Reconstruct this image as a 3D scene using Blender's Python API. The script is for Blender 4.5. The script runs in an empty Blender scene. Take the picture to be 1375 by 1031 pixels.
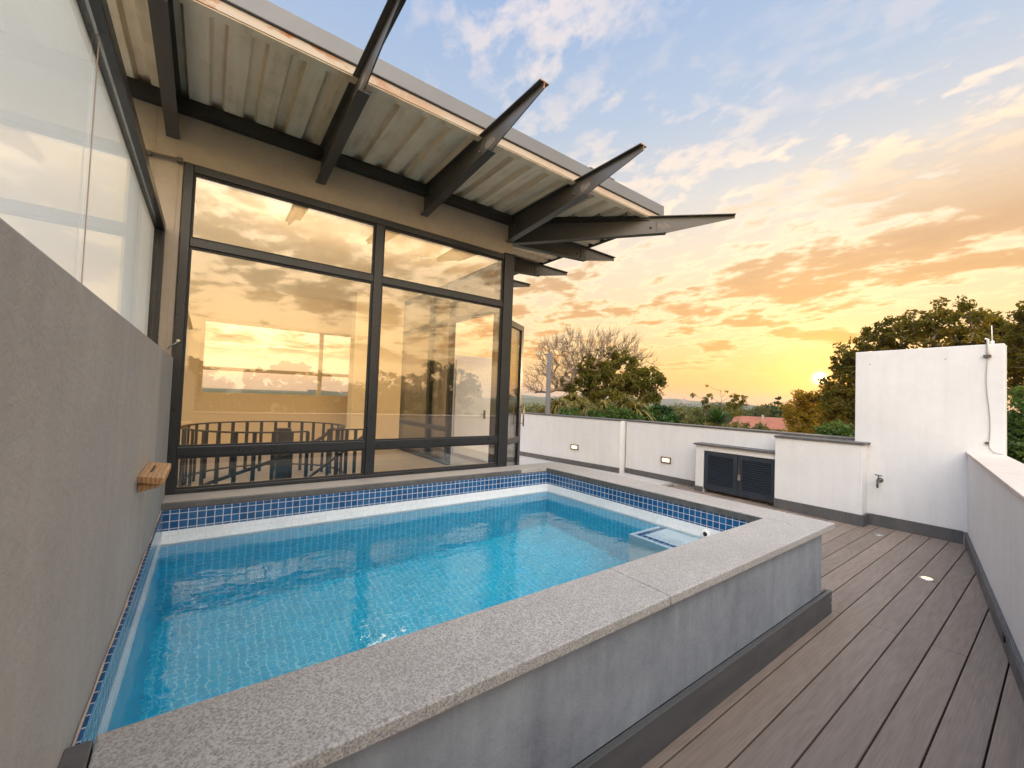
import bpy, bmesh, math, random
import numpy as np
from mathutils import Vector, Matrix
R = math.radians
random.seed(7); np.random.seed(7)
S = bpy.context.scene
COL = S.collection

# ------------------------------------------------------------------ materials
class NT:
    def __init__(s, name):
        s.m = bpy.data.materials.new(name); s.m.use_nodes = True
        s.t = s.m.node_tree; s.t.nodes.clear()
    def n(s, typ, **kw):
        x = s.t.nodes.new(typ)
        for k, v in kw.items():
            if k == 'ins':
                for i, val in v.items():
                    if isinstance(val, bpy.types.NodeSocket): s.t.links.new(val, x.inputs[i])
                    else: x.inputs[i].default_value = val
            else: setattr(x, k, v)
        return x
    def l(s, a, b): s.t.links.new(a, b)
    def math(s, op, a, b=None, c=None, clamp=False):
        ins = {0: a}
        if b is not None: ins[1] = b
        if c is not None: ins[2] = c
        x = s.n('ShaderNodeMath', operation=op, ins=ins); x.use_clamp = clamp
        return x.outputs[0]
    def vmath(s, op, a, b=None):
        ins = {0: a}
        if b is not None: ins[1] = b
        return s.n('ShaderNodeVectorMath', operation=op, ins=ins)
    def noise(s, vec, scale, detail=4, rough=.55, dist=0.0):
        return s.n('ShaderNodeTexNoise', ins={'Vector': vec, 'Scale': scale, 'Detail': detail, 'Roughness': rough, 'Distortion': dist})
    def ramp(s, fac, stops, interp='LINEAR'):
        x = s.n('ShaderNodeValToRGB', ins={0: fac}); r = x.color_ramp; r.interpolation = interp
        while len(r.elements) < len(stops): r.elements.new(.5)
        for e, (p, c) in zip(r.elements, stops):
            e.position = p; e.color = (*c, 1) if len(c) == 3 else c
        return x.outputs[0]
    def mix(s, f, a, b, mode='MIX'):
        x = s.n('ShaderNodeMix', data_type='RGBA', blend_type=mode)
        for i, v in ((0, f), (6, a), (7, b)):
            if isinstance(v, bpy.types.NodeSocket): s.l(v, x.inputs[i])
            else: x.inputs[i].default_value = v if i == 0 else ((*v, 1) if len(v) == 3 else v)
        return x.outputs[2]
    def mapr(s, v, a, b, c, d):
        x = s.n('ShaderNodeMapRange', ins={0: v, 1: a, 2: b, 3: c, 4: d}); return x.outputs[0]
    def bsdf(s, col, rough=.6, metal=0., spec=.5, normal=None, **kw):
        x = s.n('ShaderNodeBsdfPrincipled')
        for k, v in dict({'Base Color': col, 'Roughness': rough, 'Metallic': metal, 'Specular IOR Level': spec}, **kw).items():
            if isinstance(v, bpy.types.NodeSocket): s.l(v, x.inputs[k])
            else: x.inputs[k].default_value = (*v, 1) if isinstance(v, tuple) and len(v) == 3 else v
        if normal: s.l(normal, x.inputs['Normal'])
        return x.outputs[0]
    def bump(s, h, strength=.3, dist=.01):
        return s.n('ShaderNodeBump', ins={'Strength': strength, 'Distance': dist, 'Height': h}).outputs[0]
    def out(s, surf, vol=None):
        o = s.n('ShaderNodeOutputMaterial')
        if surf: s.l(surf, o.inputs[0])
        if vol: s.l(vol, o.inputs[1])
        return s.m
    def geo(s): return s.n('ShaderNodeNewGeometry').outputs['Position']
    def uv(s): return s.n('ShaderNodeTexCoord').outputs['UV']
    def obj(s): return s.n('ShaderNodeTexCoord').outputs['Object']
    def scl(s, v, sc): return s.n('ShaderNodeMapping', ins={0: v, 3: sc}).outputs[0]

def plain(name, col, rough=.5, metal=0., var=.12, scale=6., bump=.0, bscale=80., spec=.5):
    t = NT(name); p = t.geo()
    a = t.noise(p, scale, 5, .6).outputs[0]; b = t.noise(p, scale * 9, 4, .6).outputs[0]
    f = t.math('ADD', t.mapr(a, .3, .7, -var, var), t.mapr(b, .3, .7, -var * .5, var * .5))
    c = t.mix(1., col, t.n('ShaderNodeCombineColor', ins={0: t.math('ADD', f, 1.), 1: t.math('ADD', f, 1.), 2: t.math('ADD', f, 1.)}).outputs[0], 'MULTIPLY')
    nm = t.bump(t.noise(p, bscale, 3, .6).outputs[0], bump, .004) if bump else None
    r = t.mapr(b, .3, .7, rough - .06, rough + .08)
    return t.out(t.bsdf(c, r, metal, spec, nm))

M = {}
# painted plaster (white walls): faint trowel undulation, soft grime streaks
def plaster(name, col, var=.05, bump=.25, streak=.0, bs=60., bump2=.25):
    t = NT(name); p = t.geo()
    a = t.noise(p, 1.3, 5, .6).outputs[0]; b = t.noise(p, 14, 5, .65).outputs[0]
    st = t.noise(t.scl(p, (9., 9., .7)), 1., 5, .65).outputs[0]
    f = t.math('ADD', t.mapr(a, .3, .7, -var, var), t.mapr(b, .3, .7, -var * .5, var * .5))
    f = t.math('ADD', f, t.mapr(st, .35, .75, streak * .5, -streak))
    f = t.math('ADD', f, 1.)
    c = t.mix(1., col, t.n('ShaderNodeCombineColor', ins={0: f, 1: f, 2: t.math('ADD', t.math('MULTIPLY', f, .9), .1)}).outputs[0], 'MULTIPLY')
    h = t.math('ADD', t.noise(p, bs, 4, .6, .6).outputs[0], t.math('MULTIPLY', t.noise(p, 7, 3, .5).outputs[0], bump2))
    return t.out(t.bsdf(c, .82, 0, .25, t.bump(h, bump, .006)))
M['white'] = plaster('white_plaster', (.62, .61, .60), .045, .28, .05)
M['grey_plaster'] = plaster('grey_plaster', (.30, .298, .298), .10, .55, .06, 45., .9)
M['pool_wall'] = plaster('pool_render', (.225, .238, .26), .20, .45, .18, 55., .5)
M['interior'] = plaster('interior_paint', (.88, .74, .52), .02, .05, .0)
M['ceiling'] = plaster('ceiling_paint', (.86, .76, .60), .02, .03, .0)
M['beam'] = plain('taupe_steel_paint', (.38, .315, .25), .38, 0, .10, 3., .05, 30.)
M['steel_dark'] = plain('dark_bronze_steel', (.074, .066, .058), .40, .1, .10, 4., .15, 60.)
M['purlin'] = plain('black_steel', (.028, .024, .02), .5, .1, .2, 4.)
M['frame'] = plain('charcoal_aluminium', (.021, .0235, .027), .32, .2, .15, 5., .05, 200.)
M['seal'] = plain('black_rubber', (.012, .012, .013), .6)
M['blue_grey'] = plain('slate_blue_paint', (.022, .030, .042), .4, .1, .15, 5.)
M['slate'] = plain('dark_slate', (.085, .083, .082), .5, 0, .25, 14., .25, 90.)
M['grey_flash'] = plain('grey_flashing', (.17, .172, .18), .45, .1, .06, 3.)
M['chrome'] = plain('brushed_steel', (.55, .52, .48), .3, .9, .1, 20.)
M['brass'] = plain('worn_brass', (.45, .33, .16), .35, .9, .15, 20.)
M['bronze'] = plain('dark_bronze', (.16, .115, .07), .4, .4, .15, 20.)
M['white_pvc'] = plain('white_pvc', (.72, .70, .66), .4, 0, .05, 10.)
M['cable'] = plain('grey_cable', (.30, .28, .26), .6, 0, .1, 30.)
M['dark_board'] = None

# galvanised underside, long dirty streaks along the ribs
t = NT('galvanised_sheet'); p = t.geo()
a = t.noise(t.scl(p, (14., 1.2, 14.)), 1., 5, .6).outputs[0]; b = t.noise(p, 5, 6, .65).outputs[0]
c = t.ramp(t.math('ADD', t.math('MULTIPLY', a, .6), t.math('MULTIPLY', b, .4)), [(.3, (.55, .41, .26)), (.5, (.82, .67, .48)), (.7, (.90, .78, .60))])
M['sheet'] = t.out(t.bsdf(c, .5, .0, .5, t.bump(b, .08, .01)))

# fascia lip: cream paint with rust blooms
t = NT('rusty_cream_paint'); p = t.geo()
a = t.noise(t.scl(p, (3.2, 8., 8.)), 1., 6, .7, .4).outputs[0]
pz = t.n('ShaderNodeSeparateXYZ', ins={0: p}).outputs[0]
m = t.mapr(a, .47, .58, 0, 1); m = t.math('MULTIPLY', m, t.mapr(pz, .6, 1.6, 1., .18), clamp=True)
c = t.mix(m, (.50, .42, .34), (.38, .14, .035))
M['lip'] = t.out(t.bsdf(c, .55, 0, .4, t.bump(a, .2, .004)))

# granite / leathered stone coping
def stone(name, c0, c1, c2):
    t = NT(name); p = t.geo()
    w = t.noise(p, 9., 3, .5).outputs['Color']
    pd = t.vmath('ADD', p, t.vmath('MULTIPLY', w, (.02, .02, .02)).outputs[0]).outputs[0]
    v = t.n('ShaderNodeTexVoronoi', feature='SMOOTH_F1', ins={'Vector': pd, 'Scale': 150., 'Smoothness': .35}).outputs[0]
    n1 = t.noise(p, 210., 5, .7, .8).outputs[0]; n2 = t.noise(p, 2.5, 4, .6).outputs[0]; n3 = t.noise(p, 78., 4, .62, 1.6).outputs[0]
    f = t.math('ADD', t.math('MULTIPLY', n1, .45), t.math('ADD', t.math('MULTIPLY', n3, .45), t.math('MULTIPLY', v, .22)))
    c = t.ramp(f, [(.36, c0), (.5, c1), (.62, c2)])
    c = t.mix(t.mapr(n2, .35, .7, 0, .35), c, tuple(x * .8 for x in c1))
    h = t.math('ADD', n3, t.math('MULTIPLY', n1, .6))
    return t.out(t.bsdf(c, t.mapr(n3, .35, .65, .42, .62), 0, .45, t.bump(h, .55, .004)))
M['stone'] = stone('leathered_granite', (.125, .116, .107), (.25, .233, .216), (.43, .403, .375))
M['sill'] = stone('sill_stone', (.20, .18, .16), (.30, .275, .25), (.40, .37, .34))
M['cap'] = plaster('wall_cap_stone', (.52, .45, .39), .08, .2, .0)

# glazed mosaic
def mosaic(name, c1, c2, grout, size=.0475, rough=.12, gw=.0026):
    t = NT(name); u = t.uv()
    b = t.n('ShaderNodeTexBrick', offset=0., squash=1., ins={'Vector': u, 'Color1': (*c1, 1), 'Color2': (*c2, 1), 'Mortar': (*grout, 1), 'Scale': 1., 'Mortar Size': gw, 'Mortar Smooth': .15, 'Bias': 0., 'Brick Width': size, 'Row Height': size})
    n = t.noise(u, 60., 4, .6).outputs[0]; n2 = t.noise(u, 4., 3, .6).outputs[0]
    c = t.mix(.35, b.outputs[0], t.ramp(n, [(.3, (.45, .45, .45)), (.7, (1, 1, 1))]), 'MULTIPLY')
    c = t.mix(.3, c, t.ramp(n2, [(.3, (.6, .6, .6)), (.7, (1, 1, 1))]), 'MULTIPLY')
    h = t.math('ADD', t.math('SUBTRACT', 1., b.outputs[1]), t.math('MULTIPLY', n, .12))
    return t.out(t.bsdf(c, t.math('ADD', rough, t.math('MULTIPLY', b.outputs[1], .6)), 0, .5, t.bump(h, .5, .003)))
M['tile_blue'] = mosaic('cobalt_mosaic', (.010, .066, .185), (.020, .115, .28), (.50, .52, .55))
M['tile_white'] = mosaic('white_mosaic', (.80, .81, .82), (.76, .78, .80), (.66, .67, .68), .0475, .2, .0015)
M['tile_pool'] = mosaic('aqua_mosaic', (.003, .57, .85), (.008, .66, .91), (.27, .87, .98), .0475, .3, .0036)

# composite deck boards
def board(name, c0, c1, along):
    t = NT(name); p = t.geo(); sp = t.n('ShaderNodeSeparateXYZ', ins={0: p})
    idx = t.math('FLOOR', t.math('DIVIDE', t.math('ADD', sp.outputs[1], 10.0 + DECK_OFF), .147))
    wn = t.n('ShaderNodeTexWhiteNoise', noise_dimensions='1D', ins={'W': idx}).outputs
    off = t.vmath('MULTIPLY', wn[1], (30., 3., 9.)).outputs[0]
    q = t.vmath('ADD', t.scl(p, along), off).outputs[0]
    warp = t.noise(q, 2.2, 3, .5).outputs[0]
    g = t.n('ShaderNodeTexWave', wave_type='BANDS', bands_direction='Y', ins={'Vector': q, 'Scale': 4.5, 'Distortion': 16., 'Detail': 2., 'Detail Scale': .7, 'Detail Roughness': .5}).outputs[1]
    fine = t.noise(t.scl(q, (1., 16., 1.)), 9., 4, .6).outputs[0]
    f = t.math('ADD', t.math('MULTIPLY', g, .075), t.math('ADD', t.math('MULTIPLY', fine, .555), t.math('MULTIPLY', warp, .37)))
    c = t.ramp(f, [(.3, c0), (.7, c1)])
    c = t.mix(1., c, t.ramp(wn[0], [(0, (.82, .82, .83)), (1, (1.08, 1.06, 1.04))]), 'MULTIPLY')
    sc = t.noise(p, 3.3, 6, .7).outputs[0]
    c = t.mix(t.mapr(sc, .55, .75, 0, .25), c, tuple(x * .72 for x in c0))
    return t.out(t.bsdf(c, t.mapr(f, .3, .7, .62, .46), 0, .4, t.bump(fine, .14, .002)))
DECK_OFF = 2.9575 - .147 * 20 + .0
M['deck'] = board('composite_deck', (.172, .128, .098), (.262, .204, .164), (.55, 1., 1.))
M['dark_board'] = board('charcoal_composite', (.072, .070, .070), (.115, .112, .110), (.35, 1.4, 1.4))
M['terrace'] = None
t = NT('terrace_tile'); p = t.geo()
b = t.n('ShaderNodeTexBrick', offset=.0, ins={'Vector': p, 'Color1': (.50, .46, .43, 1), 'Color2': (.46, .43, .40, 1), 'Mortar': (.3, .28, .26, 1), 'Scale': 1., 'Mortar Size': .004, 'Brick Width': .6, 'Row Height': .6})
n = t.noise(p, 20, 5, .6).outputs[0]
M['terrace'] = t.out(t.bsdf(t.mix(.3, b.outputs[0], t.ramp(n, [(.3, (.6, .6, .6)), (.7, (1, 1, 1))]), 'MULTIPLY'), .45))

# oak shelf
t = NT('oiled_oak'); p = t.geo()
g = t.n('ShaderNodeTexWave', wave_type='BANDS', bands_direction='X', ins={'Vector': t.scl(p, (1., .25, 1.)), 'Scale': 22., 'Distortion': 5., 'Detail': 3., 'Detail Scale': 2.}).outputs[1]
fn = t.noise(t.scl(p, (30., 3., 30.)), 3., 5, .65).outputs[0]
c = t.ramp(t.math('ADD', t.math('MULTIPLY', g, .5), t.math('MULTIPLY', fn, .5)), [(.25, (.36, .185, .075)), (.5, (.46, .26, .12)), (.75, (.54, .33, .165))])
M['oak'] = t.out(t.bsdf(c, .42, 0, .4, t.bump(fn, .15, .003)))

# architectural glass (two faces per pane, each partly mirror)
def glass(name, tint, base, k=1.1, wob=.0):
    t = NT(name)
    fr = t.n('ShaderNodeFresnel', ins={'IOR': 1.5}).outputs[0]
    f = t.math('ADD', t.math('MULTIPLY', fr, k), base, clamp=True)
    tr = t.n('ShaderNodeBsdfTransparent', ins={0: (*tint, 1)}).outputs[0]
    gl = t.n('ShaderNodeBsdfGlossy', ins={0: (1, .985, .955, 1), 'Roughness': .0})
    if wob:
        h = t.noise(t.geo(), 1.1, 2, .5).outputs[0]
        t.l(t.bump(h, wob, .02), gl.inputs['Normal'])
    return t.out(t.n('ShaderNodeMixShader', ins={0: f, 1: tr, 2: gl.outputs[0]}).outputs[0])
M['glass'] = glass('solar_glass', (.97, .93, .86), .075, 1., .03)
M['glass_clear'] = glass('clear_glass', (.97, .97, .96), .04, .9)
M['glass_back'] = glass('back_glass', (.98, .98, .97), .0, .10)
M['rust'] = plain('rusty_cut_end', (.34, .17, .065), .8, 0, .35, 30.)
M['primer'] = plain('bare_primer', (.14, .12, .10), .7, 0, .3, 25.)
M['streak'] = plain('pale_mineral_streak', (.42, .39, .36), .8, 0, .2, 20.)
M['glass_left'] = glass('pale_glass', (.965, .98, .99), .02, .28, .02)
t = NT('pale_roller_blind')
M['blind'] = t.out(t.n('ShaderNodeMixShader', ins={0: .5, 1: t.n('ShaderNodeBsdfDiffuse', ins={0: (.86, .885, .90, 1)}).outputs[0], 2: t.n('ShaderNodeBsdfTranslucent', ins={0: (.95, .97, .985, 1)}).outputs[0]}).outputs[0])
M['sealant'] = plain('brown_sealant', (.42, .33, .26), .7)

# lamp faces
def emis(name, col, st):
    t = NT(name); return t.out(t.n('ShaderNodeEmission', ins={0: (*col, 1), 1: st}).outputs[0])
M['lamp_warm'] = emis('lit_warm_diffuser', (1., .78, .48), 1.5)
M['lamp_panel'] = emis('lit_ceiling_panel', (1., .82, .56), 9.)
M['fill_strip'] = emis('added_fill_glow', (1., .76, .47), 34.)  # glow of the added fill strips, not a lamp of the room
M['lamp_dl'] = emis('lit_downlight', (1., .68, .32), 2.)

# water: rippled dielectric
t = NT('pool_water'); p = t.geo()
n1 = t.noise(t.scl(p, (1., 1.5, 1.)), 3.2, 3, .5, .3).outputs[0]; n2 = t.noise(t.scl(p, (1., 1.35, 1.)), 9., 3, .55, .5).outputs[0]; n3 = t.noise(p, 26., 2, .5, .5).outputs[0]
h = t.math('ADD', t.math('MULTIPLY', n1, 1.2), t.math('ADD', t.math('MULTIPLY', n2, .34), t.math('MULTIPLY', n3, .05)))
nm = t.bump(h, .19, .03)
rf = t.n('ShaderNodeBsdfRefraction', ins={0: (.90, .985, 1., 1), 'Roughness': 0., 'IOR': 1.33, 'Normal': nm}).outputs[0]
gl = t.n('ShaderNodeBsdfGlossy', ins={0: (.95, .97, 1., 1), 'Roughness': 0., 'Normal': nm}).outputs[0]
fr = t.n('ShaderNodeFresnel', ins={'IOR': 1.33, 'Normal': nm}).outputs[0]
M['water'] = t.out(t.n('ShaderNodeMixShader', ins={0: fr, 1: rf, 2: gl}).outputs[0])

# foliage
def leafmat(name, c0, c1, c2, trans=.35, sc=1.2):
    t = NT(name); p = t.geo()
    a = t.noise(p, sc, 3, .6).outputs[0]; b = t.noise(p, 23., 2, .6).outputs[0]
    f = t.math('ADD', t.math('MULTIPLY', a, .55), t.math('MULTIPLY', b, .45))
    c = t.ramp(f, [(.36, c0), (.5, c1), (.64, c2)])
    d = t.bsdf(c, .55, 0, .35)
    tr = t.n('ShaderNodeBsdfTranslucent', ins={0: t.mix(1., c, (1.3, 1.15, .5), 'MULTIPLY')}).outputs[0]
    return t.out(t.n('ShaderNodeMixShader', ins={0: trans, 1: d, 2: tr}).outputs[0])
M['leaf_olive'] = leafmat('olive_leaves', (.055, .062, .010), (.145, .14, .022), (.28, .23, .045), .62)
M['leaf_gold'] = leafmat('backlit_gold_leaves', (.13, .10, .010), (.30, .21, .02), (.46, .30, .04), .7)  # gold of the low sun's backlight put into the leaf colour
M['leaf_dark'] = leafmat('dark_leaves', (.055, .058, .009), (.135, .12, .016), (.28, .20, .03), .68)  # golden tones put in for the sun's glow through the crown
M['leaf_green'] = leafmat('bright_leaves', (.025, .05, .008), (.055, .105, .016), (.11, .165, .03), .4)
M['leaf_bush'] = leafmat('bush_leaves', (.010, .030, .008), (.025, .065, .014), (.06, .12, .02), .3)
M['frond'] = leafmat('dry_fronds', (.06, .06, .012), (.15, .125, .025), (.25, .19, .05), .3)
M['leaf_far'] = leafmat('far_leaves', (.03, .04, .01), (.075, .085, .018), (.15, .14, .03), .4, .4)
M['bark'] = plain('grey_bark', (.15, .115, .085), .85, 0, .3, 6., .5, 40.)
M['twig'] = plain('dry_twigs', (.24, .17, .11), .85, 0, .25, 6.)
t = NT('red_roof_tiles'); p = t.geo()
w = t.n('ShaderNodeTexWave', wave_type='BANDS', bands_direction='Z', ins={'Vector': p, 'Scale': 3.2, 'Distortion': .4}).outputs[1]
n = t.noise(p, 1.5, 5, .6).outputs[0]
M['red_roof'] = t.out(t.bsdf(t.ramp(t.math('ADD', t.math('MULTIPLY', w, .3), n), [(.3, (.15, .048, .026)), (.9, (.30, .11, .06))]), .7))
M['ground'] = None
t = NT('ground_scrub'); p = t.geo()
n = t.noise(p, .05, 8, .7).outputs[0]; n2 = t.noise(p, .9, 5, .7).outputs[0]
M['ground'] = t.out(t.bsdf(t.ramp(t.math('ADD', t.math('MULTIPLY', n, .6), t.math('MULTIPLY', n2, .4)), [(.35, (.03, .05, .012)), (.5, (.07, .08, .025)), (.68, (.17, .13, .07))]), .9, 0, .2))
t = NT('hill_scrub'); p = t.geo()
n = t.noise(p, .012, 8, .7).outputs[0]
M['hill'] = t.out(t.bsdf(t.ramp(n, [(.35, (.04, .06, .03)), (.65, (.11, .11, .06))]), .95, 0, .1))
M['far_concrete'] = plain('far_concrete', (.26, .23, .21), .8, 0, .1, .2)

# ------------------------------------------------------------------ mesh helpers
WL = {}           # world location of every object made here
class MB:
    def __init__(s): s.v = []; s.f = []; s.smooth = []
    def add(s, vs, fs, smooth=False):
        o = len(s.v); s.v += [tuple(map(float, q)) for q in vs]
        s.f += [tuple(i + o for i in f) for f in fs]; s.smooth += [smooth] * len(fs)
        return s
    def box(s, x0, x1, y0, y1, z0, z1):
        x0, x1 = sorted((x0, x1)); y0, y1 = sorted((y0, y1)); z0, z1 = sorted((z0, z1))
        v = [(x0, y0, z0), (x1, y0, z0), (x1, y1, z0), (x0, y1, z0), (x0, y0, z1), (x1, y0, z1), (x1, y1, z1), (x0, y1, z1)]
        return s.add(v, [(0, 3, 2, 1), (4, 5, 6, 7), (0, 1, 5, 4), (1, 2, 6, 5), (2, 3, 7, 6), (3, 0, 4, 7)])
    def prism(s, poly, z0, z1):           # poly: xy list, counter-clockwise
        n = len(poly)
        v = [(x, y, z0) for x, y in poly] + [(x, y, z1) for x, y in poly]
        return s.add(v, [tuple(reversed(range(n))), tuple(range(n, 2 * n))] + [(i, (i + 1) % n, n + (i + 1) % n, n + i) for i in range(n)])
    def hexa(s, bot, top):                # eight free corners
        return s.add(list(bot) + list(top), [(0, 3, 2, 1), (4, 5, 6, 7), (0, 1, 5, 4), (1, 2, 6, 5), (2, 3, 7, 6), (3, 0, 4, 7)])
    def obox(s, a, b, w, h, up=(0, 0, 1)):  # bar from a to b
        a = Vector(a); b = Vector(b); d = (b - a).normalized(); up = Vector(up)
        sd = d.cross(up); sd = sd.normalized() if sd.length > 1e-4 else Vector((1, 0, 0)); u = sd.cross(d)
        c = [a + sd * i * w / 2 + u * j * h / 2 for i, j in ((-1, -1), (1, -1), (1, 1), (-1, 1))]
        e = [q + (b - a) for q in c]
        return s.add(c + e, [(0, 1, 2, 3), (7, 6, 5, 4), (0, 4, 5, 1), (1, 5, 6, 2), (2, 6, 7, 3), (3, 7, 4, 0)])
    def tube(s, pts, r, n=8, cap=True):
        pts = [Vector(p) for p in pts]; rr = r if isinstance(r, (list, tuple)) else [r] * len(pts)
        vs = []; ref = Vector((.31, .17, .93))
        for i, p in enumerate(pts):
            d = (pts[min(i + 1, len(pts) - 1)] - pts[max(i - 1, 0)]).normalized()
            a = d.cross(ref); a = a.normalized() if a.length > 1e-3 else d.cross(Vector((1, 0, 0))).normalized(); b = d.cross(a)
            vs += [p + (a * math.cos(k * 2 * math.pi / n) + b * math.sin(k * 2 * math.pi / n)) * rr[i] for k in range(n)]
        fs = [(i * n + k, i * n + (k + 1) % n, (i + 1) * n + (k + 1) % n, (i + 1) * n + k) for i in range(len(pts) - 1) for k in range(n)]
        s.add(vs, fs, True)
        if cap:
            o = len(s.v) - len(vs); L = len(pts) - 1
            s.f += [tuple(o + k for k in reversed(range(n))), tuple(o + L * n + k for k in range(n))]; s.smooth += [False, False]
        return s
    def lathe(s, c, axis, prof, n=16):    # prof: (distance along axis, radius)
        ax = Vector(axis).normalized(); return s.tube([Vector(c) + ax * t for t, _ in prof], [r for _, r in prof], n)
    def build(s, name, mat, parent=None, bevel=0, origin=None, label=None):
        me = bpy.data.meshes.new(name)
        V = np.array(s.v)
        if origin is None:
            lo, hi = V.min(0), V.max(0); origin = Vector(((lo[0] + hi[0]) / 2, (lo[1] + hi[1]) / 2, lo[2]))
        origin = Vector(origin)
        me.from_pydata([tuple(q) for q in V - np.array(origin)], [], s.f); me.update()
        me.polygons.foreach_set('use_smooth', s.smooth)
        uv = me.uv_layers.new(name='UVMap'); uvs = np.zeros((len(me.loops), 2))
        for p in me.polygons:
            nx, ny, nz = map(abs, p.normal)
            ax = (1, 2) if nx >= ny and nx >= nz else ((0, 2) if ny >= nz else (0, 1))
            for li in p.loop_indices:
                q = V[me.loops[li].vertex_index]; uvs[li] = (q[ax[0]], q[ax[1]])
        uv.data.foreach_set('uv', uvs.ravel())
        me.materials.append(mat)
        o = bpy.data.objects.new(name, me); COL.objects.link(o); put(o, origin, parent)
        if bevel:
            b = o.modifiers.new('bevel', 'BEVEL'); b.width = bevel; b.segments = 2; b.limit_method = 'ANGLE'; b.angle_limit = R(40)
        if label: o['label'] = label
        return o
def put(o, world, parent=None):
    WL[o.name] = Vector(world)
    if parent: o.parent = parent; o.location = Vector(world) - WL[parent.name]
    else: o.location = world
def tag(o, label, cat, group=None, kind=None):
    o['label'] = label; o['category'] = cat
    if group: o['group'] = group
    if kind: o['kind'] = kind
    return o
def thing(name, loc, label, cat, group=None):
    o = bpy.data.objects.new(name, None); COL.objects.link(o); put(o, loc); o.empty_display_size = .1
    return tag(o, label, cat, group)
def struct(o): o['kind'] = 'structure'; return o
def npmesh(name, V, F, mat, parent=None, origin=(0, 0, 0), smooth=False):
    me = bpy.data.meshes.new(name); V = np.asarray(V, float) - np.array(origin); F = np.asarray(F, int); k = F.shape[1]
    me.vertices.add(len(V)); me.vertices.foreach_set('co', V.ravel())
    me.loops.add(F.size); me.loops.foreach_set('vertex_index', F.ravel())
    me.polygons.add(len(F)); me.polygons.foreach_set('loop_start', np.arange(len(F)) * k)
    me.update(calc_edges=True); me.validate()
    if smooth: me.polygons.foreach_set('use_smooth', [True] * len(F))
    me.materials.append(mat); o = bpy.data.objects.new(name, me); COL.objects.link(o); put(o, origin, parent); return o

# ------------------------------------------------------------------ camera (solved from the photograph's vanishing points)
cam = bpy.data.cameras.new('camera'); co = bpy.data.objects.new('camera', cam); COL.objects.link(co)
r = Vector((.80409401, -.59333975, .03715865)); u = Vector((-.04892951, -.00375846, .99879516)); fw = Vector((.59248522, .80494336, .03205398))
mw = Matrix((r, u, -fw)).transposed().to_4x4(); mw.translation = Vector((.20646594, -3.76000807, 1.40908176))
co.matrix_world = mw; cam.sensor_width = 36; cam.lens = 36 * 553.215 / 1375; cam.clip_end = 20000; cam.clip_start = .02
S.camera = co
SUN = Vector((.95538525, .28945789, .05876358)).normalized()

# ------------------------------------------------------------------ sky
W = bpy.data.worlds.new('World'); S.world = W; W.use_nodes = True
t = NT.__new__(NT); t.t = W.node_tree; t.t.nodes.clear()
D = t.n('ShaderNodeTexCoord').outputs['Generated']
sx = t.n('ShaderNodeSeparateXYZ', ins={0: D}); x, y, z = sx.outputs
el = t.math('MAXIMUM', z, 0.)
sd = t.n('ShaderNodeVectorMath', operation='DOT_PRODUCT', ins={0: D, 1: tuple(SUN)}).outputs['Value']
hl = t.math('SQRT', t.math('ADD', t.math('MULTIPLY', x, x), t.math('MULTIPLY', y, y)))
ca = t.math('DIVIDE', t.math('ADD', t.math('MULTIPLY', x, SUN.x), t.math('MULTIPLY', y, SUN.y)), t.math('ADD', hl, .02))
ca = t.math('DIVIDE', ca, math.hypot(SUN.x, SUN.y))
warm = t.mapr(ca, .72, 1., 0, 1)
SKY_K = .63
west = t.ramp(el, [(0, (.90, .42, .085)), (.07, (.97, .55, .16)), (.16, (.97, .68, .34)), (.30, (.90, .71, .50)), (.42, (.70, .66, .62)), (.56, (.46, .54, .67)), (.72, (.33, .45, .66)), (1, (.27, .40, .64))])
side = t.ramp(el, [(0, (.86, .47, .19)), (.07, (.92, .55, .25)), (.16, (.92, .62, .36)), (.30, (.82, .65, .50)), (.42, (.62, .60, .60)), (.56, (.42, .51, .65)), (.72, (.31, .43, .66)), (1, (.27, .40, .64))])
back = t.ramp(el, [(0, (1.75, 1.08, .44)), (.12, (2.1, 1.45, .72)), (.3, (2.2, 1.75, 1.2)), (.5, (3.2, 2.95, 2.65)), (.75, (3.4, 3.35, 3.3)), (1, (1.5, 1.65, 1.9))])  # sky behind the camera, brightened to light the shaded terrace
base = t.mix(warm, side, west)
base = t.mix(1., base, (SKY_K,) * 3, 'MULTIPLY')
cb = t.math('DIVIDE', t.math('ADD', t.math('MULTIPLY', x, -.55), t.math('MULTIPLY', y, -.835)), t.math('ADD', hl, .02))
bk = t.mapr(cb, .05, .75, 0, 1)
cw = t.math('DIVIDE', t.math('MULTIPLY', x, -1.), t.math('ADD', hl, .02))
base = t.mix(t.mapr(cw, .35, .85, 0, 1), base, t.mix(1., base, (3.8, 4.2, 4.8), 'MULTIPLY'))  # unseen left lobe, brightened to light the room and the pale window
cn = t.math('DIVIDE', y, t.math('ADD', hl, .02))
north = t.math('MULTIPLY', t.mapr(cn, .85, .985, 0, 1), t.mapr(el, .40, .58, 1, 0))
base = t.mix(north, base, t.mix(1., base, (1.8, 2.0, 2.5), 'MULTIPLY'))  # lobe hidden by the pavilion, brightened to light the right parapet
base = t.mix(bk, base, back)
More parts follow.
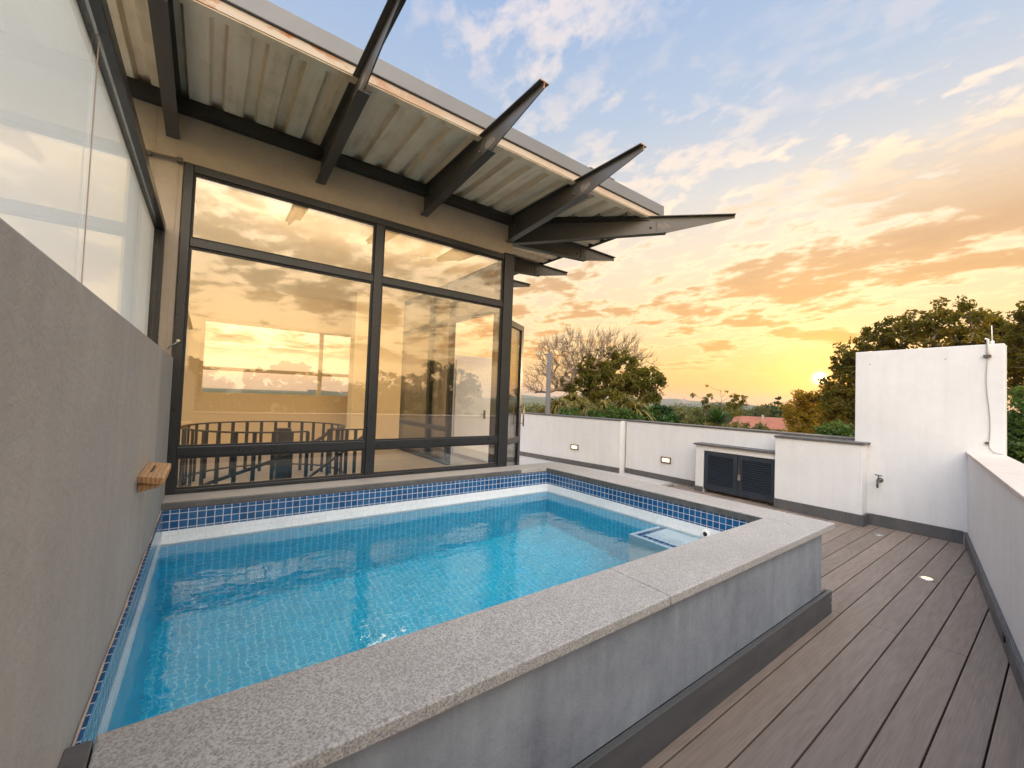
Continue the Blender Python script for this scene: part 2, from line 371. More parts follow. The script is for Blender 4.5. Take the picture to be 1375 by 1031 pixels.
# clouds projected on a layer
dn = t.math('ADD', el, .10)
px_ = t.math('DIVIDE', x, dn); py_ = t.math('DIVIDE', y, dn)
P = t.n('ShaderNodeCombineXYZ', ins={0: px_, 1: py_, 2: 0.}).outputs[0]
rot = t.n('ShaderNodeMapping', ins={0: P, 1: (3.1, .4, 0), 2: (0, 0, R(-28)), 3: (1.15, .85, 1.)}).outputs[0]
big = t.noise(rot, .55, 4, .55, .3).outputs[0]
puff = t.noise(rot, 2.6, 10, .60, .15).outputs[0]
fine = t.noise(rot, 9.5, 8, .58, .25).outputs[0]
den = t.math('ADD', t.math('MULTIPLY', big, .46), t.math('ADD', t.math('MULTIPLY', puff, .42), t.math('MULTIPLY', fine, .14)))
m_hi = t.math('MULTIPLY', t.mapr(t.math('ADD', t.math('MULTIPLY', fine, .5), t.math('MULTIPLY', puff, .5)), .49, .575, 0, 1), t.mapr(big, .39, .54, 0, 1))
m_hi = t.math('MULTIPLY', m_hi, t.math('MULTIPLY', t.mapr(el, .16, .34, 0, .85), t.mapr(ca, -.5, .1, .45, 1.)))
hic = t.ramp(el, [(0, (1.1, .76, .36)), (.3, (1.12, .84, .52)), (.45, (1.1, .83, .60)), (.7, (.98, .80, .68)), (1, (.9, .8, .78))])
base = t.mix(m_hi, base, t.mix(1., hic, (SKY_K * 1.05,) * 3, 'MULTIPLY'))
lo_w = t.mapr(el, .30, .46, 1., 0.)
lo_w = t.math('MULTIPLY', lo_w, t.mapr(el, .05, .10, .0, 1.))
m_lo = t.mapr(den, .522, .560, 0, 1); m_rim = t.mapr(den, .490, .528, 0, 1)
rimc = t.ramp(el, [(0, (1.1, .72, .22)), (.15, (1.12, .84, .42)), (.4, (1., .86, .66))])
base = t.mix(t.math('MULTIPLY', t.math('MULTIPLY', m_rim, lo_w), .75), base, t.mix(1., rimc, (SKY_K,) * 3, 'MULTIPLY'))
core = t.ramp(el, [(0, (.80, .29, .05)), (.12, (.80, .34, .08)), (.25, (.66, .36, .15)), (.4, (.58, .39, .26))])
core = t.mix(t.mapr(den, .56, .64, 0, .55), core, t.mix(1., core, (.72, .70, .74), 'MULTIPLY'))
west_only = t.mapr(ca, -.3, .2, .10, 1.)
base = t.mix(t.math('MULTIPLY', t.math('MULTIPLY', m_lo, lo_w), t.math('MULTIPLY', west_only, .88)), base, t.mix(1., core, (SKY_K,) * 3, 'MULTIPLY'))
# glow of the low sun
g1 = t.math('POWER', t.math('MAXIMUM', sd, 0.), 26000.); g2 = t.math('POWER', t.math('MAXIMUM', sd, 0.), 260.); g3 = t.math('POWER', t.math('MAXIMUM', sd, 0.), 24.)
def addc(b, f, c): return t.mix(1., b, t.n('ShaderNodeVectorMath', operation='SCALE', ins={0: c, 'Scale': f}).outputs[0], 'ADD')
base = addc(base, g1, (5., 3.8, 1.8)); base = addc(base, g2, (.24, .12, .01)); base = addc(base, g3, (.11, .048, .0))
gnd = t.mapr(z, -.02, 0., 0, 1)
base = t.mix(gnd, (.20, .16, .11), base)
nish = t.n('ShaderNodeTexSky', sky_type='NISHITA'); nish.sun_disc = False
nish.sun_elevation = math.asin(SUN.z); nish.sun_rotation = math.atan2(SUN.x, SUN.y); nish.air_density = 1.2; nish.dust_density = .6
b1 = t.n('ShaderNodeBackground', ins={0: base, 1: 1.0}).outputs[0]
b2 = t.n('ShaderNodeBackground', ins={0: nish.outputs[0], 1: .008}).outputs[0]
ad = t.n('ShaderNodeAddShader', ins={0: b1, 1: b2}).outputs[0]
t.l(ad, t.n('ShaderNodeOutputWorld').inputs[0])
W.cycles.sampling_method = 'MANUAL'; W.cycles.sample_map_resolution = 1024

sl = bpy.data.lights.new('sun', 'SUN'); sl.energy = .3; sl.angle = R(.6); sl.color = (1., .72, .42)
so = bpy.data.objects.new('sun', sl); COL.objects.link(so); so.rotation_euler = SUN.to_track_quat('Z', 'Y').to_euler(); so.location = (30, 9, 8)

# ================================================================== DECK, TERRACE, GROUND
gz = -6.0
gm = MB()
rings = [0, 25, 60, 120, 250, 500, 1000, 2000, 3400]; seg = 48
vs = [(0, 0, gz)]; fs = []
for rr in rings[1:]:
    for k in range(seg):
        a = 2 * math.pi * k / seg; vs.append((rr * math.cos(a), rr * math.sin(a), gz - .002 * rr * (1 if rr < 2000 else .8)))
for k in range(seg): fs.append((0, 1 + k, 1 + (k + 1) % seg))
for j in range(len(rings) - 2):
    for k in range(seg):
        a, b = 1 + j * seg + k, 1 + j * seg + (k + 1) % seg; fs.append((a, a + seg, b + seg, b))
struct(gm.add(vs, fs, True).build('ground', M['ground'], origin=(0, 0, gz)))

# right parapet line (skewed)
def rw(xx): return -3.06 + (xx - 6.938) * .1623
deck = MB()
PITCH = .147; y0 = -2.9575
joints = {}
k0, k1 = -14, 24
for k in range(k0, k1):
    ya = y0 + k * PITCH + .0032; yb = y0 + (k + 1) * PITCH - .0032
    if yb > .42: break
    # clip to the walls: boards run along x
    xs = [-.2, 7.05]
    xl = -.2 if ya < -2.76 else 3.64
    if 1:
        pass
    xr = 7.02
    cut = 5.70 + (.0 if k % 2 == 0 else -1.9) + (.03 if k % 3 == 0 else 0)
    for a, b in ((xl, cut - .002), (cut + .002, xr)):
        if b - a < .05: continue
        deck.box(a, b, ya, yb, -.025, 0)
o = deck.build('deck', M['deck'], bevel=.003); struct(o)
sub = MB().box(3.64, 7.0, -2.75, 6.1, -.5, -.045).box(-.0, 7.0, -4.6, -2.76, -.5, -.0455)
struct(sub.build('deck_substrate', M['seal']))
ter = MB().box(2.95, 7.1, .44, 6.2, -.044, -.001)
struct(ter.build('terrace_floor', M['terrace']))
land = MB().box(2.945, 3.62, .0, 2.4, 0, .44)
o = land.build('door_landing', M['terrace'], bevel=.004); tag(o, 'low pale tiled landing under the open glazed door', 'landing')

# ================================================================== POOL
pool = thing('swimming_pool', (1.8, -1.4, 0), 'raised plunge pool with granite coping and blue mosaic lining', 'swimming pool')
# shell: outer render walls, dished into one body
sh = MB()
sh.box(0.0, 3.625, -2.748, -2.497, -.30, .596)         # front wall
sh.box(3.375, 3.625, -2.4965, .0, -.30, .594)          # right wall
sh.build('pool_wall', M['pool_wall'], pool, bevel=.004)
# lining (inside faces), built as thin tiled walls
zb = -.78
def lining(nm, mat, z0, z1, off):
    m = MB()
    m.box(0.0, 3.34, -.29 - off, -.27, z0, z1)                                   # far
    m.hexa([(3.305 - off, -.291, z0), (3.36 - off, -2.486, z0), (3.375, -2.486, z0), (3.375, -.291, z0)],
           [(3.305 - off, -.291, z1), (3.36 - off, -2.486, z1), (3.375, -2.486, z1), (3.375, -.291, z1)])
    m.box(.001, .0135 + off, -2.486, -.2915 - off, z0, z1)                        # left
    m.box(.0, 3.36, -2.497, -2.484 + off, z0, z1)                               # front
    return m.build(nm, mat, pool)
lining('waterline_tile_band', M['tile_blue'], .462, .592, .0)
lining('white_tile_band', M['tile_white'], .330, .4615, .001)
lining('pool_lining', M['tile_pool'], zb, .3295, .0)
MB().box(0, 3.375, -2.5, -.27, zb - .05, zb).build('pool_floor', M['tile_pool'], pool)
# submerged corner step: white top, cobalt inlay line, white nosing
st = MB().box(2.95, 3.355, -2.48, -1.67, zb, .318).build('step', M['tile_white'], pool, bevel=.004)
MB().box(2.985, 3.03, -2.479, -1.705, .3185, .3225).box(3.0305, 3.34, -1.75, -1.705, .3185, .3225).build('step_inlay', M['tile_blue'], st)
# coping slabs
CT = .637
def slab(poly, mat, name='coping_slab', z0=.597, lab=None):
    return MB().prism(poly, z0, CT).build(name, mat, pool, bevel=.005, label=lab)
slab([(.055, -2.806), (1.737, -2.806), (1.737, -2.489), (.047, -2.489)], M['stone'])
slab([(1.741, -2.806), (3.357, -2.806), (3.357, -2.489), (1.741, -2.489)], M['stone'])
slab([(3.361, -2.806), (3.672, -2.806), (3.672, -1.30), (3.332, -1.30), (3.361, -2.487)], M['stone'])
slab([(3.332, -1.297), (3.672, -1.297), (3.672, .0), (2.94, .0), (2.94, -.270), (3.304, -.270)], M['stone'])
MB().prism([(-.0, -2.80), (.052, -2.80), (.044, -2.497), (.0, -2.497)], .585, .634).build('coping_end_piece', M['slate'], pool, bevel=.003, label='dark slate filler piece at the wall end of the coping')
# dark slate nosing under the inner edges
MB().box(0.0, 3.30, -.2695, -.236, .592, .634).build('slate_nosing', M['slate'], pool, bevel=.004)
MB().hexa([(3.298, -.24, .586), (3.352, -2.484, .586), (3.3585, -2.484, .586), (3.3045, -.24, .586)],
          [(3.298, -.24, .632), (3.352, -2.484, .632), (3.3585, -2.484, .632), (3.3045, -.24, .632)]).build('slate_nosing', M['slate'], pool)
MB().box(.0, 2.94, -.2355, .12, .56, .6355).build('window_ledge', M['sill'], pool, bevel=.003)
# skirting boards round the pool wall
MB().box(.0, 3.752, -2.772, -2.749, .0, .152).box(3.6265, 3.752, -2.7485, -2.726, .0, .152).build('skirting_board', M['dark_board'], pool, bevel=.003)
MB().box(.0, 3.70, -2.7485, -2.7482, .153, .160).build('skirting_trim', M['seal'], pool)
for xx, zz in ((3.715, .118), (3.735, .072)): MB().lathe((xx, -2.7725, zz), (0, -1, 0), [(0, .005), (.002, .0045)], 10).build('screw', M['chrome'], pool)
# return jet
j = MB().lathe((3.346, -2.085, .412), (-1, 0, 0), [(0, .036), (.004, .036), (.009, .030), (.009, .018)], 20).build('return_jet', M['white_pvc'], pool)
MB().lathe((3.3365, -2.085, .412), (-1, 0, 0), [(0, .0175), (.0015, .0170)], 16).build('jet_opening', M['seal'], j)
# tile grout bead, ragged mortar line where the plaster wall meets the lining
mb = MB(); rnd = random.Random(4); pts = [(.004, -2.48 + i * .055, .603 + rnd.uniform(-.004, .004)) for i in range(40)]
mb.tube(pts, [rnd.uniform(.0015, .005) for _ in pts], 6).build('mortar_bead', M['sealant'], pool)
# water
wm = MB(); nx, ny = 2, 2
wm.add([(.0136, -2.484, .378), (3.358, -2.484, .378), (3.304, -.2915, .378), (.0136, -.2915, .378)], [(0, 1, 2, 3)])
struct(wm.build('water', M['water']))

# ================================================================== LEFT PLASTERED BLOCK WITH WINDOW
lb = thing('plastered_block', (-1., -2.6, 0), 'grey rough plastered block with a tall pale window above it', 'wall')
w = MB().box(-.55, 0, -6.2, -.028, -.5, 1.60)
w.build('plaster_wall', M['grey_plaster'], lb, bevel=.004)
fr = MB()
fr.box(-.17, -.085, -6.2, -.03, 2.467, 2.518)           # head
fr.box(-.165, -.095, -6.2, -.03, 2.5185, 2.535)
fr.box(-.168, -.086, -.075, -.03, 1.601, 2.4665)       # jamb at the facade
fr.box(-.168, -.10, -6.2, -.0755, 1.601, 1.63)
f_ = fr.build('window_frame', M['frame'], lb, bevel=.003)
MB().box(-.122, -.114, -1.9975, -.0755, 1.6305, 2.4665).build('glass_pane', M['glass_left'], f_)
MB().box(-.122, -.114, -6.2, -2.0025, 1.6305, 2.4665).build('glass_pane', M['glass_left'], f_)
MB().box(-.1155, -.1132, -2.0035, -1.9965, 1.631, 2.466).build('sealant_joint', M['sealant'], f_)
MB().box(-.145, -.141, -6.2, -.0755, 1.6305, 2.4665).build('roller_blind', M['blind'], lb)

rnd2 = random.Random(8)
MB().tube([(.0006, -1.335 + rnd2.uniform(-.002, .002), .97 - .045 * i) for i in range(9)], [.0028 - .0002 * i for i in range(9)], 5).build('mineral_streak', M['streak'], lb)
# wooden spout shelf on the plaster wall
s = thing('wooden_spout', (0, -1.4, .98), 'small oak water spout shelf fixed to the grey plaster wall', 'shelf')
MB().hexa([(0, -1.575, 1.015), (.086, -1.655, 1.015), (.086, -1.270, 1.015), (0, -1.190, 1.015)], [(0, -1.575, 1.043), (.086, -1.655, 1.043), (.086, -1.270, 1.043), (0, -1.190, 1.043)]).build('top_board', M['oak'], s, bevel=.003)
MB().hexa([(0, -1.560, .975), (.070, -1.630, 1.003), (.070, -1.285, 1.003), (0, -1.205, .975)], [(0, -1.560, 1.0145), (.070, -1.630, 1.0145), (.070, -1.285, 1.0145), (0, -1.205, 1.0145)]).build('under_board', M['oak'], s, bevel=.002)
MB().box(.030, .037, -1.50, -1.33, 1.0431, 1.0445).build('slot', M['seal'], s)

# ================================================================== GLASS PAVILION
pv = thing('glass_pavilion', (1.4, 1.5, .45), 'glazed rooftop room with charcoal window frames and flared corrugated roof', 'building')
ZT, ZB = 3.006, .6365
# head beam / cladding
MB().box(-.9, 2.92, .012, .20, ZT + .004, 3.50).build('head_beam', M['beam'], pv, bevel=.004)
MB().box(-.9, -.012, .014, .20, -.2, ZT + .0035).build('side_panel', M['beam'], pv, bevel=.004)
for xx in (-.175, -.045, .862, .908, 1.80, 1.855): MB().box(xx - .003, xx + .003, .0085, .0115, ZT + .006 if xx > 0 else .7, 3.37).build('cover_strip', M['beam'], pv)
MB().box(-.9, 2.90, -.085, .0075, 3.345, 3.425).build('purlin', M['purlin'], pv)
# main window frame
f = MB(); ya, yb = -.012, .075
f.box(-.008, .048, ya, yb, ZB, ZT); f.box(.0485, 2.80, ya, yb, ZT - .062, ZT); f.box(.0485, 2.80, ya, yb, ZB, ZB + .03)
f.box(1.366, 1.44, ya - .004, yb - .004, ZB + .0305, ZT - .0625)
for x0_, x1_ in ((.0485, 1.3655), (1.4405, 2.80)):
    f.box(x0_, x1_, ya, yb, 2.408, 2.470); f.box(x0_, x1_, ya, yb, .897, .968)
wf = f.build('window_frame', M['frame'], pv, bevel=.004)
g = MB()
for x0_, x1_ in ((.0485, 1.3655), (1.4405, 2.80)):
    for z0_, z1_ in ((ZB + .0305, .8965), (.9685, 2.4075), (2.4705, ZT - .0625)):
        gg = .014
        # black glazing bead round each pane
        b = MB(); b.box(x0_, x0_ + gg, .0, .03, z0_, z1_); b.box(x1_ - gg, x1_, .0, .03, z0_, z1_); b.box(x0_ + gg, x1_ - gg, .0, .03, z0_, z0_ + gg * .8); b.box(x0_ + gg, x1_ - gg, .0, .03, z1_ - gg, z1_)
        b.build('glazing_bead', M['seal'], wf)
        MB().box(x0_ + gg, x1_ - gg, .011, .019, z0_ + gg * .8, z1_ - gg).build('glass_pane', M['glass'], wf)
# corner column
MB().box(2.803, 2.93, -.020, .11, ZB, ZT + .002).build('corner_column', M['frame'], pv, bevel=.004)
MB().box(2.795, 2.945, -.026, .12, ZT + .0025, ZT + .012).build('column_cap', M['frame'], pv)
# side glazing (x = 2.93) : posts, transom, open door
s_ = MB(); xa, xb = 2.86, 2.93
for yy0, yy1 in ((.1105, .26), (1.30, 1.37), (1.93, 2.02), (3.3, 3.38)): s_.box(xa, xb, yy0, yy1, .45, ZT)
for yy0, yy1 in ((.2605, 1.2995), (1.3705, 1.9295), (2.0205, 3.2995)):
    s_.box(xa, xb, yy0, yy1, ZT - .06, ZT); s_.box(xa, xb, yy0, yy1, 2.405, 2.47)
    if yy0 > .3: s_.box(xa, xb, yy0, yy1, .45, .52); s_.box(xa, xb, yy0, yy1, .897, .96)
sf = s_.build('side_frame', M['frame'], pv, bevel=.003)
for yy0, yy1, z0_ in ((1.3705, 1.9295, .5205), (2.0205, 3.2995, .5205)):
    MB().box(2.89, 2.898, yy0, yy1, .9605, 2.4045).build('glass_pane', M['glass_clear'], sf)
    MB().box(2.89, 2.898, yy0, yy1, z0_, .8965).build('glass_pane', M['glass_clear'], sf)
for yy0, yy1 in ((.2605, 1.2995), (1.3705, 1.9295), (2.0205, 3.2995)):
    MB().box(2.89, 2.898, yy0, yy1, 2.4705, ZT - .0605).build('glass_pane', M['glass_clear'], sf)
# open door leaf
hx, hy = 2.936, .275; ang = R(90 - 56.8); dx, dy = math.cos(ang), math.sin(ang); Wd = .90; tn = .045
def dl(m, a, b, z0, z1, t0=-tn / 2, t1=tn / 2):
    q = [(hx + dx * p + (-dy) * w_, hy + dy * p + dx * w_) for p, w_ in ((a, t0), (b, t0), (b, t1), (a, t1))]
    return m.prism(q, z0, z1)
ZD0, ZD1 = .465, 2.395
m = MB(); dl(m, 0, .075, ZD0, ZD1); dl(m, Wd - .085, Wd, ZD0, ZD1); dl(m, .0755, Wd - .0855, ZD1 - .075, ZD1); dl(m, .0755, Wd - .0855, ZD0, ZD0 + .03); dl(m, .0755, Wd - .0855, .80, .88)
dr = m.build('door_leaf', M['frame'], pv, bevel=.003)
dl(MB(), .076, Wd - .086, .8805, ZD1 - .0755, -.004, .004).build('glass_pane', M['glass_clear'], dr)
dl(MB(), .076, Wd - .086, ZD0 + .0305, .7995, -.004, .004).build('glass_pane', M['glass_clear'], dr)
def dp(a, off): return (hx + dx * a - dy * off, hy + dy * a + dx * off)
h = MB()
for off in (-.075, .075):
    p = dp(Wd - .05, off); h.tube([(*p, 1.02), (*p, 1.32)], .011, 10)
    for zz in (1.06, 1.28): h.tube([(*dp(Wd - .05, math.copysign(tn / 2, off)), zz), (*p, zz)], .007, 8)
h.build('pull_handle', M['brass'], dr)
for zz in (.70, 1.5, 2.2): p = dp(.0, -.028); MB().tube([(*p, zz), (*p, zz + .10)], .009, 8).build('hinge', M['steel_dark'], dr)

# stay bar between the two windows
sb = MB(); sb.obox((-.20, -.018, 2.992), (-.022, -.020, 3.004), .014, .016); sb.box(-.215, -.185, -.03, -.004, 2.972, 3.004); sb.box(-.05, -.016, -.03, -.004, 2.984, 3.018)
sb.build('stay_bar', M['steel_dark'], pv, bevel=.002)
kb = MB(); kb.tube([(-.035, -.02, 1.66), (-.02, -.045, 1.675), (.01, -.05, 1.70), (.022, -.03, 1.712)], .004, 6); kb.lathe((.02, -.014, 1.72), (0, -1, 0), [(0, .012), (.01, .010)], 10)
kb.build('stay_hook', M['chrome'], pv)

# ---- interior shell
ZF, ZC = .45, 3.0
MB().box(-.9, 2.93, .13, 4.12, .30, ZF - .004).build('room_floor', M['terrace'], pv)
MB().box(-.9, 2.85, .2005, 4.12, ZC - .02, ZC + .06).build('ceiling', M['ceiling'], pv)
MB().box(-.9, .08, 4.0, 4.12, ZF, ZC - .0205).box(.08, 2.40, 4.0, 4.12, ZF, 1.27).box(.08, 2.40, 4.0, 4.12, 2.44, ZC - .0205).box(2.40, 2.80, 4.0, 4.12, ZF, ZC - .0205).build('back_wall', M['interior'], pv)
bw = MB(); bw.box(.081, .13, 4.02, 4.09, 1.271, 2.439); bw.box(2.35, 2.399, 4.02, 4.09, 1.271, 2.439); bw.box(.1305, 2.3495, 4.02, 4.09, 1.271, 1.315); bw.box(.1305, 2.3495, 4.02, 4.09, 2.395, 2.439); bw.box(1.74, 1.80, 4.02, 4.09, 1.3155, 2.3945); bw.box(.1305, 1.7395, 4.02, 4.09, 1.655, 1.71); bw.box(1.8005, 2.3495, 4.02, 4.09, 1.655, 1.71)
bwf = bw.build('back_window_frame', M['interior'], pv, bevel=.003)
MB().box(.1305, 1.7395, 4.05, 4.056, 1.3155, 1.6545).build('glass_pane', M['glass_back'], bwf); MB().box(.1305, 1.7395, 4.05, 4.056, 1.7105, 2.3945).build('glass_pane', M['glass_back'], bwf)
MB().box(1.8005, 2.3495, 4.05, 4.056, 1.3155, 1.6545).build('glass_pane', M['glass_back'], bwf); MB().box(1.8005, 2.3495, 4.05, 4.056, 1.7105, 2.3945).build('glass_pane', M['glass_back'], bwf)
m = MB(); m.box(-.98, -.9005, .201, 4.12, .3, ZF + .06); m.box(-.98, -.9005, .201, 4.12, ZC - .08, ZC)
for yy in (.201, 1.45, 2.75, 4.04): m.box(-.98, -.9005, yy, yy + .08, ZF + .0605, ZC - .0805)
sw = m.build('inner_side_frame', M['frame'], pv, bevel=.003)  # unseen side, glazed instead of walled to let daylight into the room
for yy in (.281, 1.53, 2.83): MB().box(-.945, -.937, yy + .0005, yy + (1.1685 if yy < 1 else 1.2195 if yy < 2 else 1.2095), ZF + .0605, ZC - .0805).build('glass_pane', M['glass_clear'], sw)
MB().box(2.8005, 2.93, 3.3805, 4.12, ZF, ZC - .0205).build('room_end_wall', M['interior'], pv)
MB().box(2.02, 2.2, 2.9, 3.15, ZF, ZC - .0205).build('room_pier', M['interior'], pv)
MB().box(2.201, 2.86, 3.05, 3.15, ZF, ZC - .0205).build('partition_wall', M['interior'], pv)
sk = MB().box(2.36, 2.44, 3.040, 3.0495, 1.10, 1.22).build('light_switch', M['white_pvc'], pv, bevel=.003)
MB().box(2.385, 2.415, 3.036, 3.0395, 1.14, 1.18).build('rocker', M['white_pvc'], sk)
lp = MB().box(2.0, 2.72, 1.735, 2.035, ZC - .045, ZC - .0205).build('panel_light', M['white_pvc'], pv)
MB().box(2.03, 2.69, 1.76, 2.01, ZC - .049, ZC - .0455).build('diffuser', M['lamp_panel'], lp)
for x0_, x1_ in ((.06, 1.36), (1.45, 2.79)):
    cl = MB().box(x0_, x1_, .0755, .081, 2.413, 2.465).build('added_fill_strip', M['white_pvc'], pv)  # added fill light, hidden behind the transom rail to brighten the room
    MB().box(x0_ + .01, x1_ - .01, .0812, .085, 2.416, 2.462).build('diffuser', M['fill_strip'], cl)
dlx = MB().lathe((2.15, .66, ZC - .0205), (0, 0, -1), [(0, .055), (.006, .052)], 20).build('downlight', M['white_pvc'], pv)
MB().lathe((2.15, .66, ZC - .0268), (0, 0, -1), [(0, .040), (.002, .039)], 20).build('lens', M['white_pvc'], dlx)

# ---- roof
RZ = 3.425      # top of the rafters
ye, xe = -1.05, 4.165
def zr(_): return RZ + .003
prof = []       # trapezoid rib profile, one pitch
def corr(u0, u1, pitch=.2):
    pts = []; uu = math.floor(u0 / pitch) * pitch
    while uu < u1 + pitch:
        for du, dz in ((0, 0), (.112, 0), (.128, .046), (.184, .046)): pts.append((uu + du, dz))
        uu += pitch
    return [(max(u0, min(u1, a)), b) for a, b in pts if u0 - .05 <= a <= u1 + .05]
sm = MB()
def sheet(m, P, thick=.012):
    vs = []; fs = []
    for (a, b) in P: vs += [a, b, (a[0], a[1], a[2] + thick), (b[0], b[1], b[2] + thick)]
    for i in range(len(P) - 1):
        o_ = 4 * i; fs += [(o_, o_ + 1, o_ + 5, o_ + 4), (o_ + 2, o_ + 6, o_ + 7, o_ + 3)]
    m.add(vs, fs)
P = []
for uu, dz in corr(-1.9, 4.12):
    ib = .0 if uu < 2.9 else -(uu - 2.93) - .03
    ib = max(ib, ye + .02); P.append(((uu, ye + .012, RZ + .004 + dz), (uu, max(ib, ye + .03), RZ + .004 + dz)))
sheet(sm, P); sm.build('roof_sheet', M['sheet'], pv)
sm = MB(); P = []
for vv, dz in corr(ye + .02, 4.9):
    ib = 2.93 if vv > -.0 else 2.93 - vv + .03
    P.append(((min(ib, xe - .03), vv, RZ + .004 + dz), (xe - .012, vv, RZ + .004 + dz)))
sheet(sm, P); sm.build('roof_sheet', M['sheet'], pv)
MB().prism([(-1.9, ye + .02), (xe - .02, ye + .02), (xe - .02, 4.9), (-1.9, 4.9)], RZ + .062, RZ + .11).build('roof_deck', M['grey_flash'], pv)
MB().box(-1.9, 2.93, .2005, 4.9, 3.065, RZ + .0615).build('roof_infill', M['beam'], pv)
# fascia: cream lip below, grey flashing above (front and right)
MB().box(-1.9, xe, ye - .012, ye + .030, RZ - .008, RZ + .052).build('fascia_lip', M['lip'], pv, bevel=.003)
MB().box(-1.9, xe - .005, ye - .006, ye + .055, RZ + .0035 - .018, RZ - .0085).build('fascia_soffit', M['sheet'], pv)
MB().box(-1.9, xe + .03, ye - .028, ye + .01, RZ + .056, RZ + .172).build('grey_flashing', M['grey_flash'], pv, bevel=.004)
MB().box(3.0, 3.35, ye - .030, ye + .01, RZ + .174, RZ + .182).build('flashing_lap', M['grey_flash'], pv)
MB().box(xe - .030, xe + .012, ye + .031, 4.9, RZ - .008, RZ + .052).build('fascia_lip', M['purlin'], pv, bevel=.003)
MB().box(xe - .01, xe + .028, ye + .011, 4.9, RZ + .056, RZ + .172).build('grey_flashing', M['grey_flash'], pv, bevel=.004)
# hip member over the diagonal rafter
MB().obox((2.95, -.02, RZ - .012), (xe - .03, ye + .03 + (xe - 2.95 - 1.05) , RZ - .012), .0, .0) if False else None
hp = MB(); hp.obox((2.95, -.05, RZ - .016), (4.0, -1.02, RZ - .016), .10, .05); hp.build('hip_purlin', M['purlin'], pv)

# rafters: welded tapered I beams
def rafter(bx, by, ddx, ddy, L1, L2, label=None, w=.076, z0=3.155, z1=3.245, z2=3.395):
    """base point, direction, length to the flange end, length to the tip"""
    nx_, ny_ = -ddy, ddx; T = RZ - .004 ; tf = .007
    def q(l, o_, z_): return (bx + ddx * l + nx_ * o_, by + ddy * l + ny_ * o_, z_)
    m = MB(); hw = w / 2
    m.hexa([q(0, -hw, z0), q(0, hw, z0), q(L1, hw, z1), q(L1, -hw, z1)][::-1] if False else [q(0, hw, z0), q(0, -hw, z0), q(L1, -hw, z1), q(L1, hw, z1)], [q(0, hw, z0 + tf), q(0, -hw, z0 + tf), q(L1, -hw, z1 + tf), q(L1, hw, z1 + tf)])
    m.hexa([q(0, hw, T - tf), q(0, -hw, T - tf), q(L2, -hw, T - tf), q(L2, hw, T - tf)], [q(0, hw, T), q(0, -hw, T), q(L2, -hw, T), q(L2, hw, T)])
    tw = .004
    m.hexa([q(0, tw, z0 + tf), q(0, -tw, z0 + tf), q(L1, -tw, z1 + tf), q(L1, tw, z1 + tf)], [q(0, tw, T - tf), q(0, -tw, T - tf), q(L1, -tw, T - tf), q(L1, tw, T - tf)])
    m.hexa([q(L1, tw, z1 + tf), q(L1, -tw, z1 + tf), q(L2, -tw, z2 - .02), q(L2, tw, z2 - .02)], [q(L1, tw, T - tf), q(L1, -tw, T - tf), q(L2, -tw, T - tf), q(L2, tw, T - tf)])
    o = m.build('rafter', M['steel_dark'], pv, label=label)
    g = MB(); # gusset / weld stiffener where the flange stops
    g.hexa([q(L1 - .10, .012, z1 + tf + .002), q(L1 - .10, -.012, z1 + tf + .002), q(L1 - .092, -.012, z1 + tf + .002), q(L1 - .092, .012, z1 + tf + .002)], [q(L1 - .10, .012, T - tf - .04), q(L1 - .10, -.012, T - tf - .04), q(L1 - .092, -.012, T - tf - .04), q(L1 - .092, .012, T - tf - .04)])
    g.build('weld_plate', M['steel_dark'], o)
    rp = random.Random(int(bx * 100 + by * 37 + 500)); sc_ = MB()
    for sd_ in (-1, 1):
        cl_ = L1 - .02; zc = (z1 + T) / 2 - .01; P_ = [(cl_ + .075 * math.cos(k * .7) * rp.uniform(.6, 1.2), zc + .04 * math.sin(k * .7) * rp.uniform(.6, 1.2)) for k in range(9)]
        q0 = [q(l_, sd_ * (tw + .0004), z_) for l_, z_ in P_]; q1 = [q(l_, sd_ * (tw + .0014), z_) for l_, z_ in P_]
        sc_.add(q0 + q1, [tuple(range(9)), tuple(range(9, 18))] + [(k, (k + 1) % 9, 9 + (k + 1) % 9, 9 + k) for k in range(9)])
        sc_.build('paint_scuff', M['primer'], o); sc_ = MB()
        for lb_ in (.12, L1 - .16): MB().lathe(q(lb_, sd_ * (tw + .0003), (z0 + T) / 2 + .02), (nx_ * sd_, ny_ * sd_, 0), [(0, .013), (.010, .013), (.010, .007), (.018, .007)], 6).build('bolt', M['steel_dark'], o)
    e_ = MB(); e_.hexa([q(L2 + .0005, tw + .001, z2 - .022), q(L2 + .0005, -tw - .001, z2 - .022), q(L2 + .004, -tw - .001, z2 - .022), q(L2 + .004, tw + .001, z2 - .022)], [q(L2 + .0005, tw + .001, T - tf - .0005), q(L2 + .0005, -tw - .001, T - tf - .0005), q(L2 + .004, -tw - .001, T - tf - .0005), q(L2 + .004, tw + .001, T - tf - .0005)])
    e_.hexa([q(L2 + .0005, hw, T - tf), q(L2 + .0005, -hw, T - tf), q(L2 + .004, -hw, T - tf), q(L2 + .004, hw, T - tf)], [q(L2 + .0005, hw, T), q(L2 + .0005, -hw, T), q(L2 + .004, -hw, T), q(L2 + .004, hw, T)])
    e_.build('cut_end', M['rust'], o)
    return o
for xx in (-.08, .886, 1.828, 2.852): rafter(xx, .0085, 0, -1, 1.20, 1.79)
s2 = math.sqrt(.5)
rafter(2.93, .0, s2, -s2, 1.655, 2.345, 'long diagonal corner rafter with a scuffed paint patch', z0=3.15, z1=3.235, z2=3.405)
for yy in (.05, .99, 1.93, 2.87): rafter(2.931, yy, 1, 0, 1.21, 1.77)

